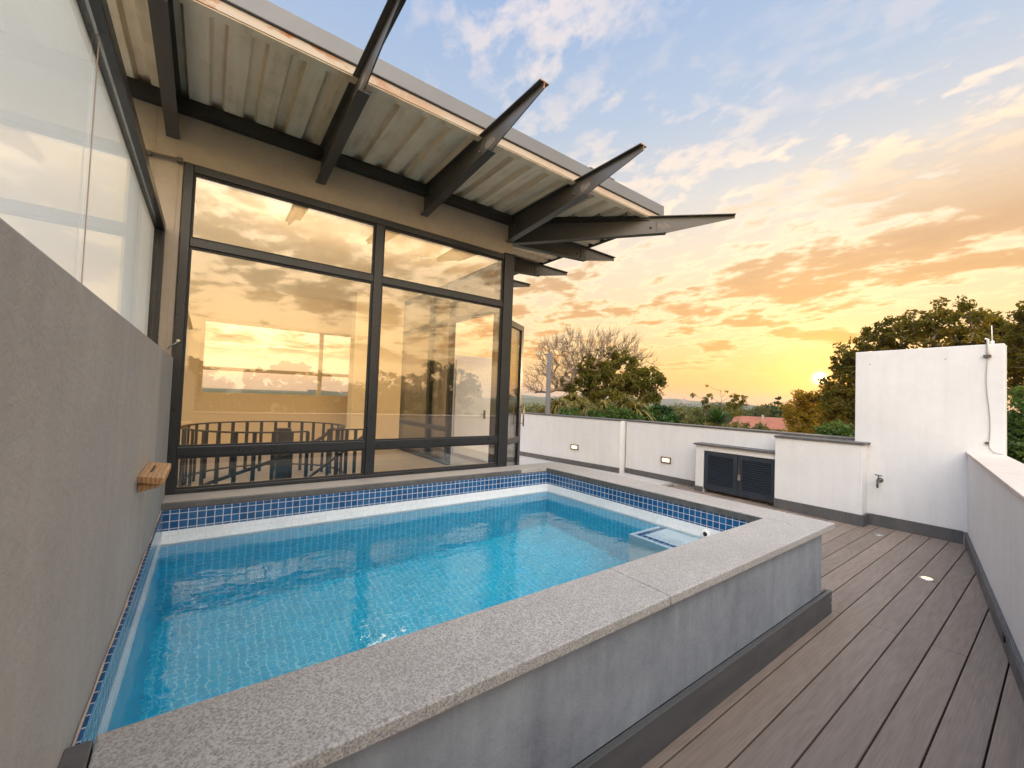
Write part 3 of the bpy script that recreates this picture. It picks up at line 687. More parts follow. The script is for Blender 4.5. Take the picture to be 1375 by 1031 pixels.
# ---- spiral stair with balustrade (inside the room)
cxs, cys, rs, zr_ = .735, 1.12, .70, 1.02
stair = thing('spiral_stair', (cxs, cys, ZF), 'black steel spiral stair balustrade behind the front window', 'staircase')
def ring(a0, a1, r_, z_, n=40): return [(cxs + r_ * math.cos(a0 + (a1 - a0) * i / n), cys + r_ * math.sin(a0 + (a1 - a0) * i / n), z_) for i in range(n + 1)]
m = MB()
pr = ring(R(-50), R(290), rs, zr_, 72)
for i in range(72): 
    m.obox(pr[i], pr[i + 1], .040, .012)
m.obox(pr[0], (1.62, .60, zr_), .040, .012); m.build('handrail', M['purlin'], stair); m = MB()
pr2 = ring(R(-50), R(290), rs, ZF + .07, 72)
for i in range(72): m.obox(pr2[i], pr2[i + 1], .040, .012)
e = pr[0]
m.build('bottom_rail', M['purlin'], stair)
for k in range(30):
    a = R(-50 + 340 * k / 29)
    bx_, by_ = cxs + rs * math.cos(a), cys + rs * math.sin(a)
    MB().obox((bx_, by_, ZF - .1), (bx_, by_, zr_ - .007), .032, .010, (math.cos(a), math.sin(a), 0)).build('baluster', M['purlin'], stair)
for k in range(5):
    tt = (k + 1) / 5; bx_ = e[0] + (1.62 - e[0]) * tt; by_ = e[1] + (.60 - e[1]) * tt
    MB().obox((bx_, by_, ZF - .1), (bx_, by_, zr_ - .007), .032, .010, (0, 1, 0)).build('baluster', M['purlin'], stair)
MB().box(.80, .92, 1.02, 1.14, -.4, 1.0).build('newel_post', M['purlin'], stair, bevel=.004)
m = MB(); hp_ = [(cxs + .62 * math.cos(R(-30 - 18 * i)), cys + .62 * math.sin(R(-30 - 18 * i)), 1.02 - .075 * i) for i in range(11)]
m.tube(hp_, .016, 8); m.obox((1.62, .60, zr_), (1.0, .55, .56), .03, .018); m.build('stair_rail', M['purlin'], stair)
for i in range(9):
    a0 = R(-30 - 24 * i); a1 = a0 - R(23); zt_ = ZF - .02 - .17 * i
    c = [(cxs + .12 * math.cos(a0), cys + .12 * math.sin(a0)), (cxs + .12 * math.cos(a1), cys + .12 * math.sin(a1)), (cxs + .64 * math.cos(a1), cys + .64 * math.sin(a1)), (cxs + .64 * math.cos(a0), cys + .64 * math.sin(a0))]
    if zt_ > .30: MB().prism(c, zt_ - .04, zt_).build('stair_tread', M['steel_dark'], stair)

# white annex wall with a door, seen through the side glazing
an = thing('annex_wall', (4.6, 3.6, 0), 'white wall with a flush white door seen through the glazed corner', 'wall')
MB().box(3.75, 5.12, 3.60, 3.75, -.001, 2.22).build('annex_panel', M['white'], an, bevel=.004)
ad = MB().box(4.20, 5.02, 3.565, 3.5995, .02, 2.12).build('flush_door', M['white'], an, bevel=.004)
MB().lathe((4.90, 3.565, 1.02), (0, -1, 0), [(0, .022), (.008, .022), (.008, .009), (.04, .009)], 12).obox((4.905, 3.52, 1.02), (4.79, 3.52, 1.02), .014, .014).box(4.88, 4.93, 3.560, 3.5648, .93, 1.11).build('lever_handle', M['steel_dark'], ad)

# ================================================================== PARAPETS
def cap_line(a, b, w0, w1, z0, z1):   # cap along a->b, offsets to the left
    a = Vector((*a, 0)); b = Vector((*b, 0)); d = (b - a).normalized(); n = Vector((-d.y, d.x, 0))
    q = [a + n * w0, b + n * w0, b + n * w1, a + n * w1]
    return [(v.x, v.y, z0) for v in q], [(v.x, v.y, z1) for v in q]
# long wall A (towards the far end), slightly skewed
def wallseg(name, a, b, h, t, label, capmat=M['slate'], z_sk=.10, skirt=True, tsk=.018, cap=True, skmat=None, over=.012):
    """a->b with the visible face on the right-hand side of travel; body lies to the left"""
    o = thing(name, ((a[0] + b[0]) / 2, (a[1] + b[1]) / 2, 0), label, 'wall')
    bo, to = cap_line(a, b, 0, t, -.5, h)
    MB().hexa(bo, to).build('wall_body', M['white'], o, bevel=.006)
    if cap:
        bo, to = cap_line(a, b, -over, t + .012, h + .001, h + .026); MB().hexa(bo, to).build('coping', capmat, o, bevel=.003)
    if skirt:
        bo, to = cap_line(a, b, -tsk, -.0005, .0, z_sk); MB().hexa(bo, to).build('skirting', skmat or M['slate'], o, bevel=.002)
    return o
wA = wallseg('parapet_wall', (6.775, 1.50), (6.33, 4.86), 1.02, -.32 if False else .24, 'white parapet wall with slate coping beside the bare tree and grey post') if False else None
# visible faces look towards -x: travel in +y direction keeps -x on the left, so travel in -y
wA = wallseg('parapet_wall', (6.30, 5.10), (6.775, 1.50), 1.020, .30, 'long white parapet wall with slate coping carrying the tall grey post')
wB = wallseg('parapet_wall', (6.945, 1.499), (6.945, -2.30), 1.018, .26, 'recessed white parapet wall behind the louvred cabinet')
# bar-height wall block in front of the tower
wC = thing('bar_wall', (6.78, -1.77, 0), 'short white wall block with thin slate top beside the louvred cabinet', 'wall')
MB().box(6.665, 6.944, -2.245, -1.285, -.4, .985).build('wall_body', M['white'], wC, bevel=.005)
MB().box(6.645, 6.944, -2.275, -1.275, .986, 1.012).build('coping', M['slate'], wC, bevel=.003)
MB().box(6.642, 6.6645, -2.269, -1.285, 0, .138).box(6.665, 6.865, -2.269, -2.2455, 0, .138).build('skirting', M['dark_board'], wC, bevel=.002)
# tall white wall
wD = thing('tall_white_wall', (7.0, -2.7, 0), 'tall blank white wall with antenna cable, in front of the big tree', 'wall')
MB().hexa([(6.887, -2.117, -.5), (6.887, -3.350, -.5), (7.14, -3.350, -.5), (7.14, -2.117, -.5)][::-1], [(6.887, -2.117, 2.150), (6.887, -3.350, 2.166), (7.14, -3.350, 2.166), (7.14, -2.117, 2.150)][::-1]).build('wall_body', M['white'], wD, bevel=.006)
MB().box(6.866, 6.8865, -3.06, -2.2695, 0, .138).build('skirting', M['dark_board'], wD, bevel=.002)
m = MB()
for yy, zz in ((-2.26, 1.99), (-2.92, 2.02)): m.lathe((6.887, yy, zz), (-1, 0, 0), [(0, .006), (.003, .005)], 8)
m.build('anchor_hole', M['steel_dark'], wD)
# right parapet
wE = thing('parapet_wall', (3.4, -3.8, 0), 'low white parapet with pale stone coping along the right side of the deck', 'wall')
def rl(x_, off): # offset perpendicular, positive = outward (-y)
    n = Vector((.1623, -1)).normalized(); return (x_ + n.x * off, rw(x_) + n.y * off)
A_, B_ = -1.2, 6.885
def strip(m, off0, off1, z0, z1, a=A_, b=B_):
    q = [rl(a, off1), rl(b, off1), rl(b, off0), rl(a, off0)]
    return m.prism(q, z0, z1)
strip(MB(), .022, .27, -.5, .972).build('wall_body', M['white'], wE, bevel=.004)
strip(MB(), .008, .285, .973, 1.0).build('coping', M['cap'], wE, bevel=.004)
strip(MB(), .0, .0215, 0, .132).build('skirting', M['dark_board'], wE, bevel=.003)
strip(MB(), -.006, -.0005, .118, .124).build('skirting_trim', M['dark_board'], wE)
p_ = rl(4.10, -.004); MB().obox((p_[0] - .03, p_[1] - .005, .085), (p_[0] + .03, p_[1] + .005, .085), .010, .035).build('cable_outlet', M['seal'], wE)

# ---- louvred cabinet
cb = thing('louvred_cabinet', (6.8, -.7, 0), 'white masonry cabinet with slate top and two dark louvred doors', 'cabinet')
fx = 6.715
m = MB(); m.box(fx, 6.944, -.225, -.09, 0, .745); m.box(fx, 6.944, -1.284, -.2255, .665, .745); m.box(6.90, 6.944, -1.284, -.2255, .0, .6645)
m.build('cabinet_body', M['white'], cb, bevel=.004)
MB().box(fx - .03, 6.944, -1.284, -.06, .746, .772).build('worktop', M['slate'], cb, bevel=.003)
MB().box(fx - .012, fx - .0005, -.225, -.085, 0, .08).build('skirting', M['slate'], cb)
for i, (ya_, yb_) in enumerate(((-.232, -.752), (-.758, -1.280))):
    m = MB(); y1_, y0_ = ya_, yb_; d0, d1 = fx + .005, fx + .045
    fw_ = .062
    m.box(d0, d1, y0_, y0_ + fw_, .055, .655); m.box(d0, d1, y1_ - fw_, y1_, .055, .655)
    m.box(d0, d1, y0_ + fw_, y1_ - fw_, .055, .055 + fw_ + .01); m.box(d0, d1, y0_ + fw_, y1_ - fw_, .655 - fw_, .655)
    dd = m.build('louvre_door', M['blue_grey'], cb, bevel=.003)
    m = MB(); zz = .135
    while zz < .585:
        m.hexa([(d0 + .004, y0_ + fw_, zz), (d0 + .004, y1_ - fw_, zz), (d0 + .034, y1_ - fw_, zz + .024), (d0 + .034, y0_ + fw_, zz + .024)][::-1],
               [(d0 + .004, y0_ + fw_, zz + .006), (d0 + .004, y1_ - fw_, zz + .006), (d0 + .034, y1_ - fw_, zz + .030), (d0 + .034, y0_ + fw_, zz + .030)][::-1]); zz += .034
    m.build('louvre_slats', M['blue_grey'], dd)
    if i == 1:
        m = MB(); m.box(fx - .012, fx + .0045, -.815, -.765, .30, .38); m.box(fx - .008, fx + .0045, -.785, -.770, .38, .46)
        m.build('latch', M['steel_dark'], dd, bevel=.002)
        MB().box(fx - .028, fx - .0125, -.806, -.772, .285, .325).tube([(fx - .02, -.801, .325), (fx - .02, -.799, .35), (fx - .02, -.789, .36), (fx - .02, -.779, .35), (fx - .02, -.777, .325)], .0035, 6).build('padlock', M['chrome'], dd, bevel=.002)

# ---- wall lamps
def wall_lamp(x_, y_, z_, dirv, label):
    """recessed brick light: dirv = unit vector along the wall"""
    n = Vector((-dirv[1], dirv[0], 0)); n = n if n.x < 0 else -n; d = Vector((*dirv, 0)); c = Vector((x_, y_, z_))
    o = thing('wall_lamp', (x_, y_, z_ - .05), label, 'lamp', 'lit brick lamps in the parapet walls')
    m = MB(); Wl, Hl = .20, .10
    def bar(a0, a1, z0, z1, o0, o1):
        q = [c + d * a0 + n * o0, c + d * a1 + n * o0, c + d * a1 + n * o1, c + d * a0 + n * o1]
        return m.hexa([(v.x, v.y, z_ + z0) for v in q], [(v.x, v.y, z_ + z1) for v in q])
    bar(-Wl / 2, Wl / 2, .032, .055, .0005, .02); bar(-Wl / 2, Wl / 2, -.055, -.032, .0005, .02); bar(-Wl / 2, -Wl / 2 + .024, -.032, .032, .0005, .02); bar(Wl / 2 - .024, Wl / 2, -.032, .032, .0005, .02)
    m.build('lamp_frame', M['bronze'], o, bevel=.002)
    m = MB(); bar(-Wl / 2 + .024, Wl / 2 - .024, -.032, .032, .001, .008); m.build('diffuser', M['lamp_warm'], o)
dA = Vector((6.775 - 6.30, 1.50 - 5.10)).normalized()
tA = (2.60 - 5.10) / (1.50 - 5.10)
wall_lamp(6.30 + .475 * tA, 2.60, .385, (dA.x, dA.y), 'lit brick lamp in the long parapet wall nearer the glazed door')
wall_lamp(6.945, .60, .375, (0, -1), 'lit brick lamp in the recessed parapet wall left of the louvred cabinet')
# ---- deck lights
def deck_light(x_, y_, lit, label):
    o = thing('deck_light', (x_, y_, 0), label, 'lamp')
    MB().lathe((x_, y_, .0003), (0, 0, 1), [(0, .052), (.004, .051), (.0055, .046), (.0055, .036)], 28).build('bezel', M['chrome'], o)
    MB().lathe((x_, y_, .0005), (0, 0, 1), [(0, .0355), (.0064, .034)], 24).build('lens', M['lamp_dl'] if lit else M['chrome'], o)
deck_light(5.19, -3.028, True, 'glowing round light set into the deck boards in mid deck')
deck_light(6.42, -2.455, False, 'dim round light set into the deck near the tall wall')

# ---- tap, antenna, post
tp = thing('garden_tap', (6.887, -2.37, .5), 'small dark garden tap on the tall white wall', 'tap')
MB().lathe((6.8865, -2.37, .565), (-1, 0, 0), [(0, .030), (.006, .030), (.006, .014), (.075, .014), (.085, .018), (.11, .016)], 14).tube([(6.79, -2.37, .565), (6.765, -2.37, .555), (6.757, -2.37, .52), (6.757, -2.37, .482)], [.013, .013, .012, .011], 12).build('tap_body', M['steel_dark'], tp)
MB().tube([(6.80, -2.37, .575), (6.80, -2.37, .625)], .008, 10).tube([(6.80, -2.335, .630), (6.80, -2.405, .626)], .007, 10).build('tap_lever', M['steel_dark'], tp)
aa = thing('antenna', (6.87, -3.235, 2.05), 'thin whip antenna with conduit and hanging cable on the tall white wall', 'antenna')
MB().tube([(6.875, -3.235, 2.03), (6.875, -3.235, 2.215), (6.875, -3.215, 2.225)], .011, 10).tube([(6.93, -3.262, 2.165), (6.93, -3.262, 2.20)], .016, 10).build('conduit', M['white_pvc'], aa)
MB().tube([(6.93, -3.262, 2.19), (6.93, -3.258, 2.37)], [.006, .003], 8).build('whip', M['white_pvc'], aa)
MB().box(6.855, 6.887, -3.26, -3.205, 2.025, 2.05).build('clip', M['steel_dark'], aa)
rc = random.Random(3); cpt = [(6.876, -3.235 + .012 * math.sin(i * .30) - .004 * i / 20, 2.03 - (2.03 - 1.11) * i / 20) for i in range(21)]
cpt = [(a, b + .0, c) for a, b, c in cpt] + [(6.874, -3.245, 1.06), (6.872, -3.275, 1.02), (6.87, -3.31, 1.008), (6.86, -3.34, 1.006)]
MB().tube(cpt, .0042, 8).build('cable', M['cable'], aa)
MB().box(6.868, 6.887, -3.243, -3.215, 1.10, 1.122).build('cable_clip', M['steel_dark'], aa)
yp = 3.52; tq = (yp - 5.10) / (1.50 - 5.10); xp = 6.30 + .475 * tq + .12
po = MB().box(xp - .04, xp + .04, yp - .04, yp + .04, 1.048, 2.47); po.box(xp - .07, xp + .07, yp - .07, yp + .07, 1.0465, 1.056)
tag(po.build('metal_post', M['grey_flash'], bevel=.005), 'square grey metal post standing on the long parapet wall', 'post')
# ================================================================== BUILDING BASE, HILLS, FAR THINGS
base = MB().box(-2.6, 7.14, -5.6, 6.2, -6.2, -.86)
tag(base.build('building_base', M['white']), 'plain lower storeys under the roof terrace', 'building')
CX, CY, CZ = .20646594, -3.76, 1.409
def PA(az, el, d, mirror=False):
    a, e = R(az), R(el)
    v = Vector((math.sin(a) * math.cos(e), math.cos(a) * math.cos(e), math.sin(e)))
    if mirror: return Vector((CX, -CY, CZ)) + Vector((v.x, -v.y, v.z)) * d
    return Vector((CX, CY, CZ)) + v * d
rg = random.Random(11)
def hills(name, d, a0, a1, hfun, n=160):
    vs = []; fs = []
    for i in range(n + 1):
        az = a0 + (a1 - a0) * i / n; h = hfun(az)
        for dd, zz in ((d * .72, -40), (d * .86, (CZ + d * math.tan(R(h))) * .55 - 12), (d, CZ + d * math.tan(R(h))), (d * 1.25, -60)):
            a = R(az); vs.append((CX + math.sin(a) * dd, CY + math.cos(a) * dd, zz))
    for i in range(n):
        for j in range(3):
            q = 4 * i + j; fs.append((q, q + 4, q + 5, q + 1))
    o = MB().add(vs, fs, True).build(name, M['hill'], origin=(CX, CY, -40)); struct(o)
hills('hills', 2600., 15, 115, lambda a: .42 + .16 * math.sin(a * .23 + 1.) + .07 * math.sin(a * .9) + .03 * math.sin(a * 2.3) - .010 * max(0, a - 50) * (1 if a < 68 else 1))
hills('ridge', 1500., 10, 118, lambda a: .02 + .10 * math.sin(a * .31 + .4) + .05 * math.sin(a * 1.3))
# far tower block on the skyline
tw = PA(59.04, 0, 2000.)
m = MB().box(tw.x - 9, tw.x + 9, tw.y - 9, tw.y + 9, -30, CZ + 2000 * math.tan(R(.52))).box(tw.x - 26, tw.x - 12, tw.y - 9, tw.y + 9, -30, CZ + 2000 * math.tan(R(.30))).box(tw.x + 12, tw.x + 34, tw.y - 9, tw.y + 9, -30, CZ + 2000 * math.tan(R(.26))).box(tw.x - 3, tw.x + 3, tw.y - 3, tw.y + 3, CZ + 2000 * math.tan(R(.52)) + .01, CZ + 2000 * math.tan(R(.66)))
tag(m.build('tower_block', M['far_concrete']), 'tiny hazy tower block on the far skyline', 'building')

# red roofed house
hc = PA(68.6, 0, 62.); hd = R(90 - 68.6)
hs = thing('red_roof_house', (hc.x, hc.y, -6), 'house with a long terracotta tiled roof among the trees below the sunset', 'house')
ux, uy = math.sin(hd) , -math.cos(hd)         # across the view (to the right)
vx, vy = math.cos(hd), math.sin(hd)
def hp3(a, b, z_): return (hc.x + ux * a + vx * b, hc.y + uy * a + vy * b, z_)
def hbox(m, a0, a1, b0, b1, z0, z1): return m.hexa([hp3(a0, b1, z0), hp3(a0, b0, z0), hp3(a1, b0, z0), hp3(a1, b1, z0)], [hp3(a0, b1, z1), hp3(a0, b0, z1), hp3(a1, b0, z1), hp3(a1, b1, z1)])
hbox(MB(), -4.6, 3.6, .4, 5.6, -6.1, -1.40).build('house_wall', M['white'], hs)
zr0, zr1 = -1.42, .02
rf = MB().add([hp3(-5.0, 0, zr0), hp3(4.0, 0, zr0), hp3(4.0, 6, zr0), hp3(-5.0, 6, zr0), hp3(-4.2, 3, zr1), hp3(2.9, 3, zr1)],
      [(0, 1, 5, 4), (2, 3, 4, 5), (1, 2, 5), (3, 0, 4), (3, 2, 1, 0)]).build('roof', M['red_roof'], hs)
hbox(MB(), -1.1, -.8, 2.3, 2.6, -.4, .28).build('chimney', M['far_concrete'], rf)
for a_ in (-3.4, -1.2, 1.0, 2.6): hbox(MB(), a_ - .4, a_ + .4, .36, .40, -3.4, -2.2).build('window', M['frame'], hs)

# ================================================================== TREES
def leaves_mesh(cent, rad, per, size, flat=.75, rs=None, droop=.0):
    """cent: cluster centres, rad: cluster radii; returns verts and quads of diamond leaves"""
    rs = rs or np.random.RandomState(1)
    cent = np.asarray(cent, float); rad = np.asarray(rad, float)
    n = len(cent) * per
    c = np.repeat(cent, per, 0); rr = np.repeat(rad, per)
    d = rs.normal(size=(n, 3)); d /= np.linalg.norm(d, axis=1)[:, None]
    pos = c + d * (rr * rs.uniform(0, 1, n) ** .5)[:, None] * np.array([1, 1, flat])
    ax = rs.normal(size=(n, 3)); ax[:, 2] -= droop; ax /= np.linalg.norm(ax, axis=1)[:, None]
    b = np.cross(ax, rs.normal(size=(n, 3))); b /= np.linalg.norm(b, axis=1)[:, None]
    L = size * rs.uniform(.6, 1.35, n)[:, None]; Wd_ = L * rs.uniform(.32, .5, n)[:, None]
    nrm = np.cross(ax, b)
    v = np.stack([pos - ax * L * .5, pos + b * Wd_ * .5 + nrm * L * .06, pos + ax * L * .5, pos - b * Wd_ * .5 + nrm * L * .06], 1).reshape(-1, 3)
    f = np.arange(n * 4).reshape(-1, 4)
    return v, f
def skeleton(base, trunk_top, targets, rs, r_trunk=.16, r_twig=.008, sag=.12, steps=3, sides=5):
    nodes = [Vector(base)]; par = [-1]
    k = 5
    for i in range(1, k + 1):
        t_ = i / k; p = Vector(base).lerp(Vector(trunk_top), t_) + Vector((rs.normal() * .08, rs.normal() * .08, 0)); nodes.append(p); par.append(len(nodes) - 2)
    arr = np.array([tuple(q) for q in nodes]); top = np.array(trunk_top)
    order = np.argsort(np.linalg.norm(np.array(targets) - top, axis=1)); leafn = []
    for ti in order:
        tt = np.array(targets[ti]); dv = arr - tt; dist = np.linalg.norm(dv, axis=1) + np.maximum(0, dv[:, 2]) * 1.2
        dist[:3] += 50
        j = int(np.argmin(dist)); p0 = arr[j]; last = j; Ld = np.linalg.norm(tt - p0)
        st = max(1, min(steps, int(Ld / .25)))
        for s_ in range(1, st + 1):
            q = p0 + (tt - p0) * s_ / st; q = q + rs.normal(size=3) * .06 * Ld * (s_ < st); q[2] += -sag * Ld * math.sin(math.pi * s_ / st) * .5
            nodes.append(Vector(q)); par.append(last); last = len(nodes) - 1; arr = np.vstack([arr, q])
        leafn.append(last)
    cnt = np.zeros(len(nodes)); cnt[leafn] = 1
    for i in range(len(nodes) - 1, 0, -1): cnt[par[i]] += cnt[i]
    tot = cnt[0]; rad = np.maximum(r_twig, r_trunk * (cnt / tot) ** .5)
    m = MB()
    for i in range(1, len(nodes)):
        a, b = nodes[par[i]], nodes[i]
        if (b - a).length < 1e-4: continue
        m.tube([a, b], [float(min(rad[par[i]], rad[i] * 1.5)), float(rad[i])], sides if rad[i] > .02 else 3, cap=False)
    return m
def sample_blobs(blobs, n, rs, shell=.35):
    """blobs: (centre, (rx,ry,rz)); points biased to the outside"""
    vol = np.array([b[1][0] * b[1][1] * b[1][2] for b in blobs]) ** .75; vol /= vol.sum(); out = []
    for i in rs.choice(len(blobs), n, p=vol):
        c, r_ = blobs[i]; d = rs.normal(size=3); d /= np.linalg.norm(d); k = shell + (1 - shell) * rs.uniform() ** .45
        out.append(np.array(c) + d * k * np.array(r_))
    return out
def leafy_tree(name, base, top, blobs, n, per, size, crad, mat, label, seed, bark='bark', group=None, r_trunk=.16, cat='tree', flat=.75, extra=None):
    rs = np.random.RandomState(seed)
    T = sample_blobs(blobs, n, rs)
    o = thing(name, base, label, cat, group)
    skeleton(base, top, T, rs, r_trunk).build('trunk', M[bark], o, origin=base)
    v, f = leaves_mesh(T, crad * rs.uniform(.55, 1.25, len(T)), per, size, flat, rs)
    npmesh('crown', v, f, M[mat], o, origin=tuple(base))
    return o
def B(az, el, d, r_, rz=None, dd=0): 
    p = PA(az, el, d + dd); return (tuple(p), (r_, r_, rz or r_ * .85))
def gbase(az, d): p = PA(az, 0, d); return (p.x, p.y, gz - .002 * d)

# the big tree behind the tall white wall
blobs = [B(83.2, 9.7, 20, .55), B(81.3, 8.7, 20, .6), B(84.3, 8.2, 20, .8), B(79.2, 8.1, 20, .6), B(77.6, 7.3, 20, .6), B(75.9, 6.1, 20, .55), B(74.9, 5.2, 20, .3), B(75.2, 3.6, 20, .5), B(75.6, 2.0, 20, .6),
         B(81, 6, 20.6, 1.3), B(85, 5.5, 21, 1.4), B(78, 4.6, 20.6, 1.1), B(77, 1.5, 20.5, 1.1), B(82, 2, 21, 1.7), B(86.0, 7.2, 20, .6), B(76.4, -1.0, 20.3, 1.0), B(74.5, 4.0, 20, .38), B(74.15, 2.7, 20, .3), B(74.9, .9, 20.2, .75), B(75.6, 4.8, 20, .5)]
leafy_tree('broadleaf_tree', gbase(80.5, 20.5), tuple(PA(80.3, 0, 20.6)), blobs, 640, 46, .16, .25, 'leaf_dark', 'big dark tree with golden rim rising behind the tall white wall', 21, r_trunk=.28)
# golden tree mass right of the sun
blobs = [B(71.4, 1.2, 26, .35), B(72.3, .9, 26, .45), B(71.2, -.2, 26, .6), B(73.2, .4, 26.5, .7), B(74.6, .6, 26.5, .8), B(72.0, -1.6, 26, .9), B(74.2, -1.5, 26.3, 1.1), B(76, -.8, 26.6, 1.2), B(74.2, 2.2, 26.2, .4)]
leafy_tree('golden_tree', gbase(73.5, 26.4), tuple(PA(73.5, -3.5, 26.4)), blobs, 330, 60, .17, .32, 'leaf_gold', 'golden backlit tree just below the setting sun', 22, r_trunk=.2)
# right-hand tree
blobs = [B(87.6, 7.2, 16, .45), B(89, 7.8, 16, .7), B(90.5, 7.5, 16, 1.0), B(88.6, 5.6, 16, .8), B(87.3, 4.2, 16.4, .5), B(90.5, 5, 16.5, 1.2), B(88.2, 2.8, 16.4, .6), B(92, 6.5, 16, 1.), B(86.9, 5.9, 16.2, .3)]
leafy_tree('broadleaf_tree', gbase(88.1, 16.2), tuple(PA(88.0, 1.0, 16.2)), blobs, 290, 48, .13, .23, 'leaf_dark', 'dark tree at the right picture edge behind the bright green bush', 23, r_trunk=.17)
blobs = [B(87.0, -.6, 10.5, .45), B(88.6, -.2, 10.6, .6), B(87.6, -2.2, 10.4, .6), B(90, -1, 10.6, .8), B(86.2, -2.5, 10.5, .45), B(88.5, -4, 10.4, .8)]
leafy_tree('leafy_bush', gbase(88, 10.6), tuple(PA(88, -6, 10.6)), blobs, 170, 60, .095, .20, 'leaf_green', 'bright green bush beyond the right end of the tall wall', 24, r_trunk=.08, cat='bush')
blobs = [B(74.6, -2.5, 14, .30), B(73.9, -3.2, 14, .35), B(75.4, -3.2, 14, .4)]
leafy_tree('leafy_bush', gbase(74.6, 14), tuple(PA(74.6, -5, 14)), blobs, 60, 50, .10, .18, 'leaf_green', 'small light green bush top beside the left edge of the tall wall', 25, r_trunk=.05, cat='bush')

# bare tree and leafy tree by the long wall
rs = np.random.RandomState(5)
blobs = [B(40.4, 2.6, 17, .75), B(42.4, 5.6, 17, 1.0), B(44.8, 7.3, 17, .75), B(41.6, 6.8, 17, .55), B(47.6, 7.3, 17.3, .75), B(39.3, 1.6, 17, .45), B(50.2, 7.5, 17.3, .70), B(43.4, 3.5, 17, .9), B(52.3, 7.2, 17.4, .5), B(48, 5.5, 17.2, .8), B(53.8, 5.2, 17.4, .5)]
T = sample_blobs(blobs, 620, rs, .25)
bb = gbase(45.5, 17.2); o = thing('bare_tree', bb, 'leafless tree with a wide fan of dry twigs above the long parapet wall', 'tree')
sk = skeleton(bb, tuple(PA(45.8, -4.5, 17.2)), T, rs, .17, .0095, -.18, 4)
up = Vector((0, 0, 1))
cc = Vector(PA(46, 1, 17.2))
for q in T:
    q = Vector(q); outv = (q - cc).normalized()
    for _ in range(3):
        d = (outv + Vector(rs.normal(size=3)) * .55 + up * .35).normalized(); L = rs.uniform(.14, .42)
        mid = q + d * L * .5 + Vector(rs.normal(size=3)) * .03
        sk.tube([q, mid, q + d * L + up * .05], [.008, .0065, .003], 3, cap=False)
sk.build('trunk', M['twig'], o, origin=bb)
blobs = [B(49.6, 5.6, 17, .55), B(51.6, 6.0, 17, .5), B(52.8, 4.9, 17, .4), B(48.0, 4.0, 17, .55), B(46.3, 4.1, 17, .28), B(44.4, 2.2, 17, .4), B(50.5, 3.4, 17, .7), B(54.4, 4.2, 17, .35), B(55.6, 3.7, 17, .28), B(55.0, 2.3, 17, .5), B(48.6, 1.6, 17, .8), B(52.6, 1.2, 17, .8), B(46, 1.0, 17, .7), B(50, -.5, 17, 1.0), B(54.5, 0, 17, .6), B(46.8, 2.6, 17, .3)]
leafy_tree('broadleaf_tree', gbase(50.5, 17), tuple(PA(50.3, -3.5, 17)), blobs + [B(56.0, 3.1, 17, .35), B(47.2, 5.2, 17, .35), B(53.6, 2.8, 17, .55)], 320, 44, .16, .235, 'leaf_olive', 'olive leafed tree beside the leafless tree above the long parapet wall', 27, r_trunk=.17, bark='twig')

# drooping strap-leaved plants
def strap_plant(name, c, n, L, label, seed, mat='frond', w=.05, group=None, cat='plant', lift=.5, trunk=True):
    rs = np.random.RandomState(seed); c = Vector(c)
    b = (c.x, c.y, gz)
    o = thing(name, b, label, cat, group)
    V = []; F = []
    for i in range(n):
        a = rs.uniform(0, 2 * math.pi); el_ = rs.uniform(-.1, 1.35); Li = L * rs.uniform(.6, 1.15); s_ = Vector((math.cos(a), math.sin(a), 0)); side = Vector((-s_.y, s_.x, 0))
        k = 7; o_ = len(V)
        for j in range(k + 1):
            t_ = j / k; p = c + s_ * (Li * math.cos(el_) * t_) + Vector((0, 0, Li * (math.sin(el_) * t_ - lift * 1.5 * t_ ** 2.2)))
            ww = w * (1 - t_ ** 2) * .5 + .004
            V += [tuple(p - side * ww), tuple(p + side * ww + Vector((0, 0, .012)))]
        F += [(o_ + 2 * j, o_ + 2 * j + 2, o_ + 2 * j + 3, o_ + 2 * j + 1) for j in range(k)]
    npmesh('fronds', V, F, M[mat], o, origin=b, smooth=True)
    if trunk: MB().tube([b, (c.x + .1, c.y, (gz + c.z) / 2), tuple(c)], [.14, .11, .08], 8).build('trunk', M['bark'], o, origin=b)
    return o
for i, (az, el_, d, L) in enumerate(((42.9, -.9, 13.5, .80), (44.8, -.2, 14.2, .85), (46.3, -1.3, 13.2, .75), (51.6, -.4, 14., .85), (53.2, -1.1, 13.4, .8), (48.9, -1.0, 14.4, .85), (41.5, -1.9, 13.6, .7))):
    strap_plant('strap_leaf_palm', PA(az, el_, d), 90, L, ['palm with drooping tan fronds right of the grey post', 'taller palm with drooping fronds between post and twigs', 'low palm with drooping fronds under the twigs', 'palm with arching fronds under the olive leafed tree', 'palm with arching fronds near the wall jog', 'palm with arching fronds in the middle of the tree clump', 'palm partly hidden left of the grey post'][i], 40 + i, group='drooping palms beyond the long wall')
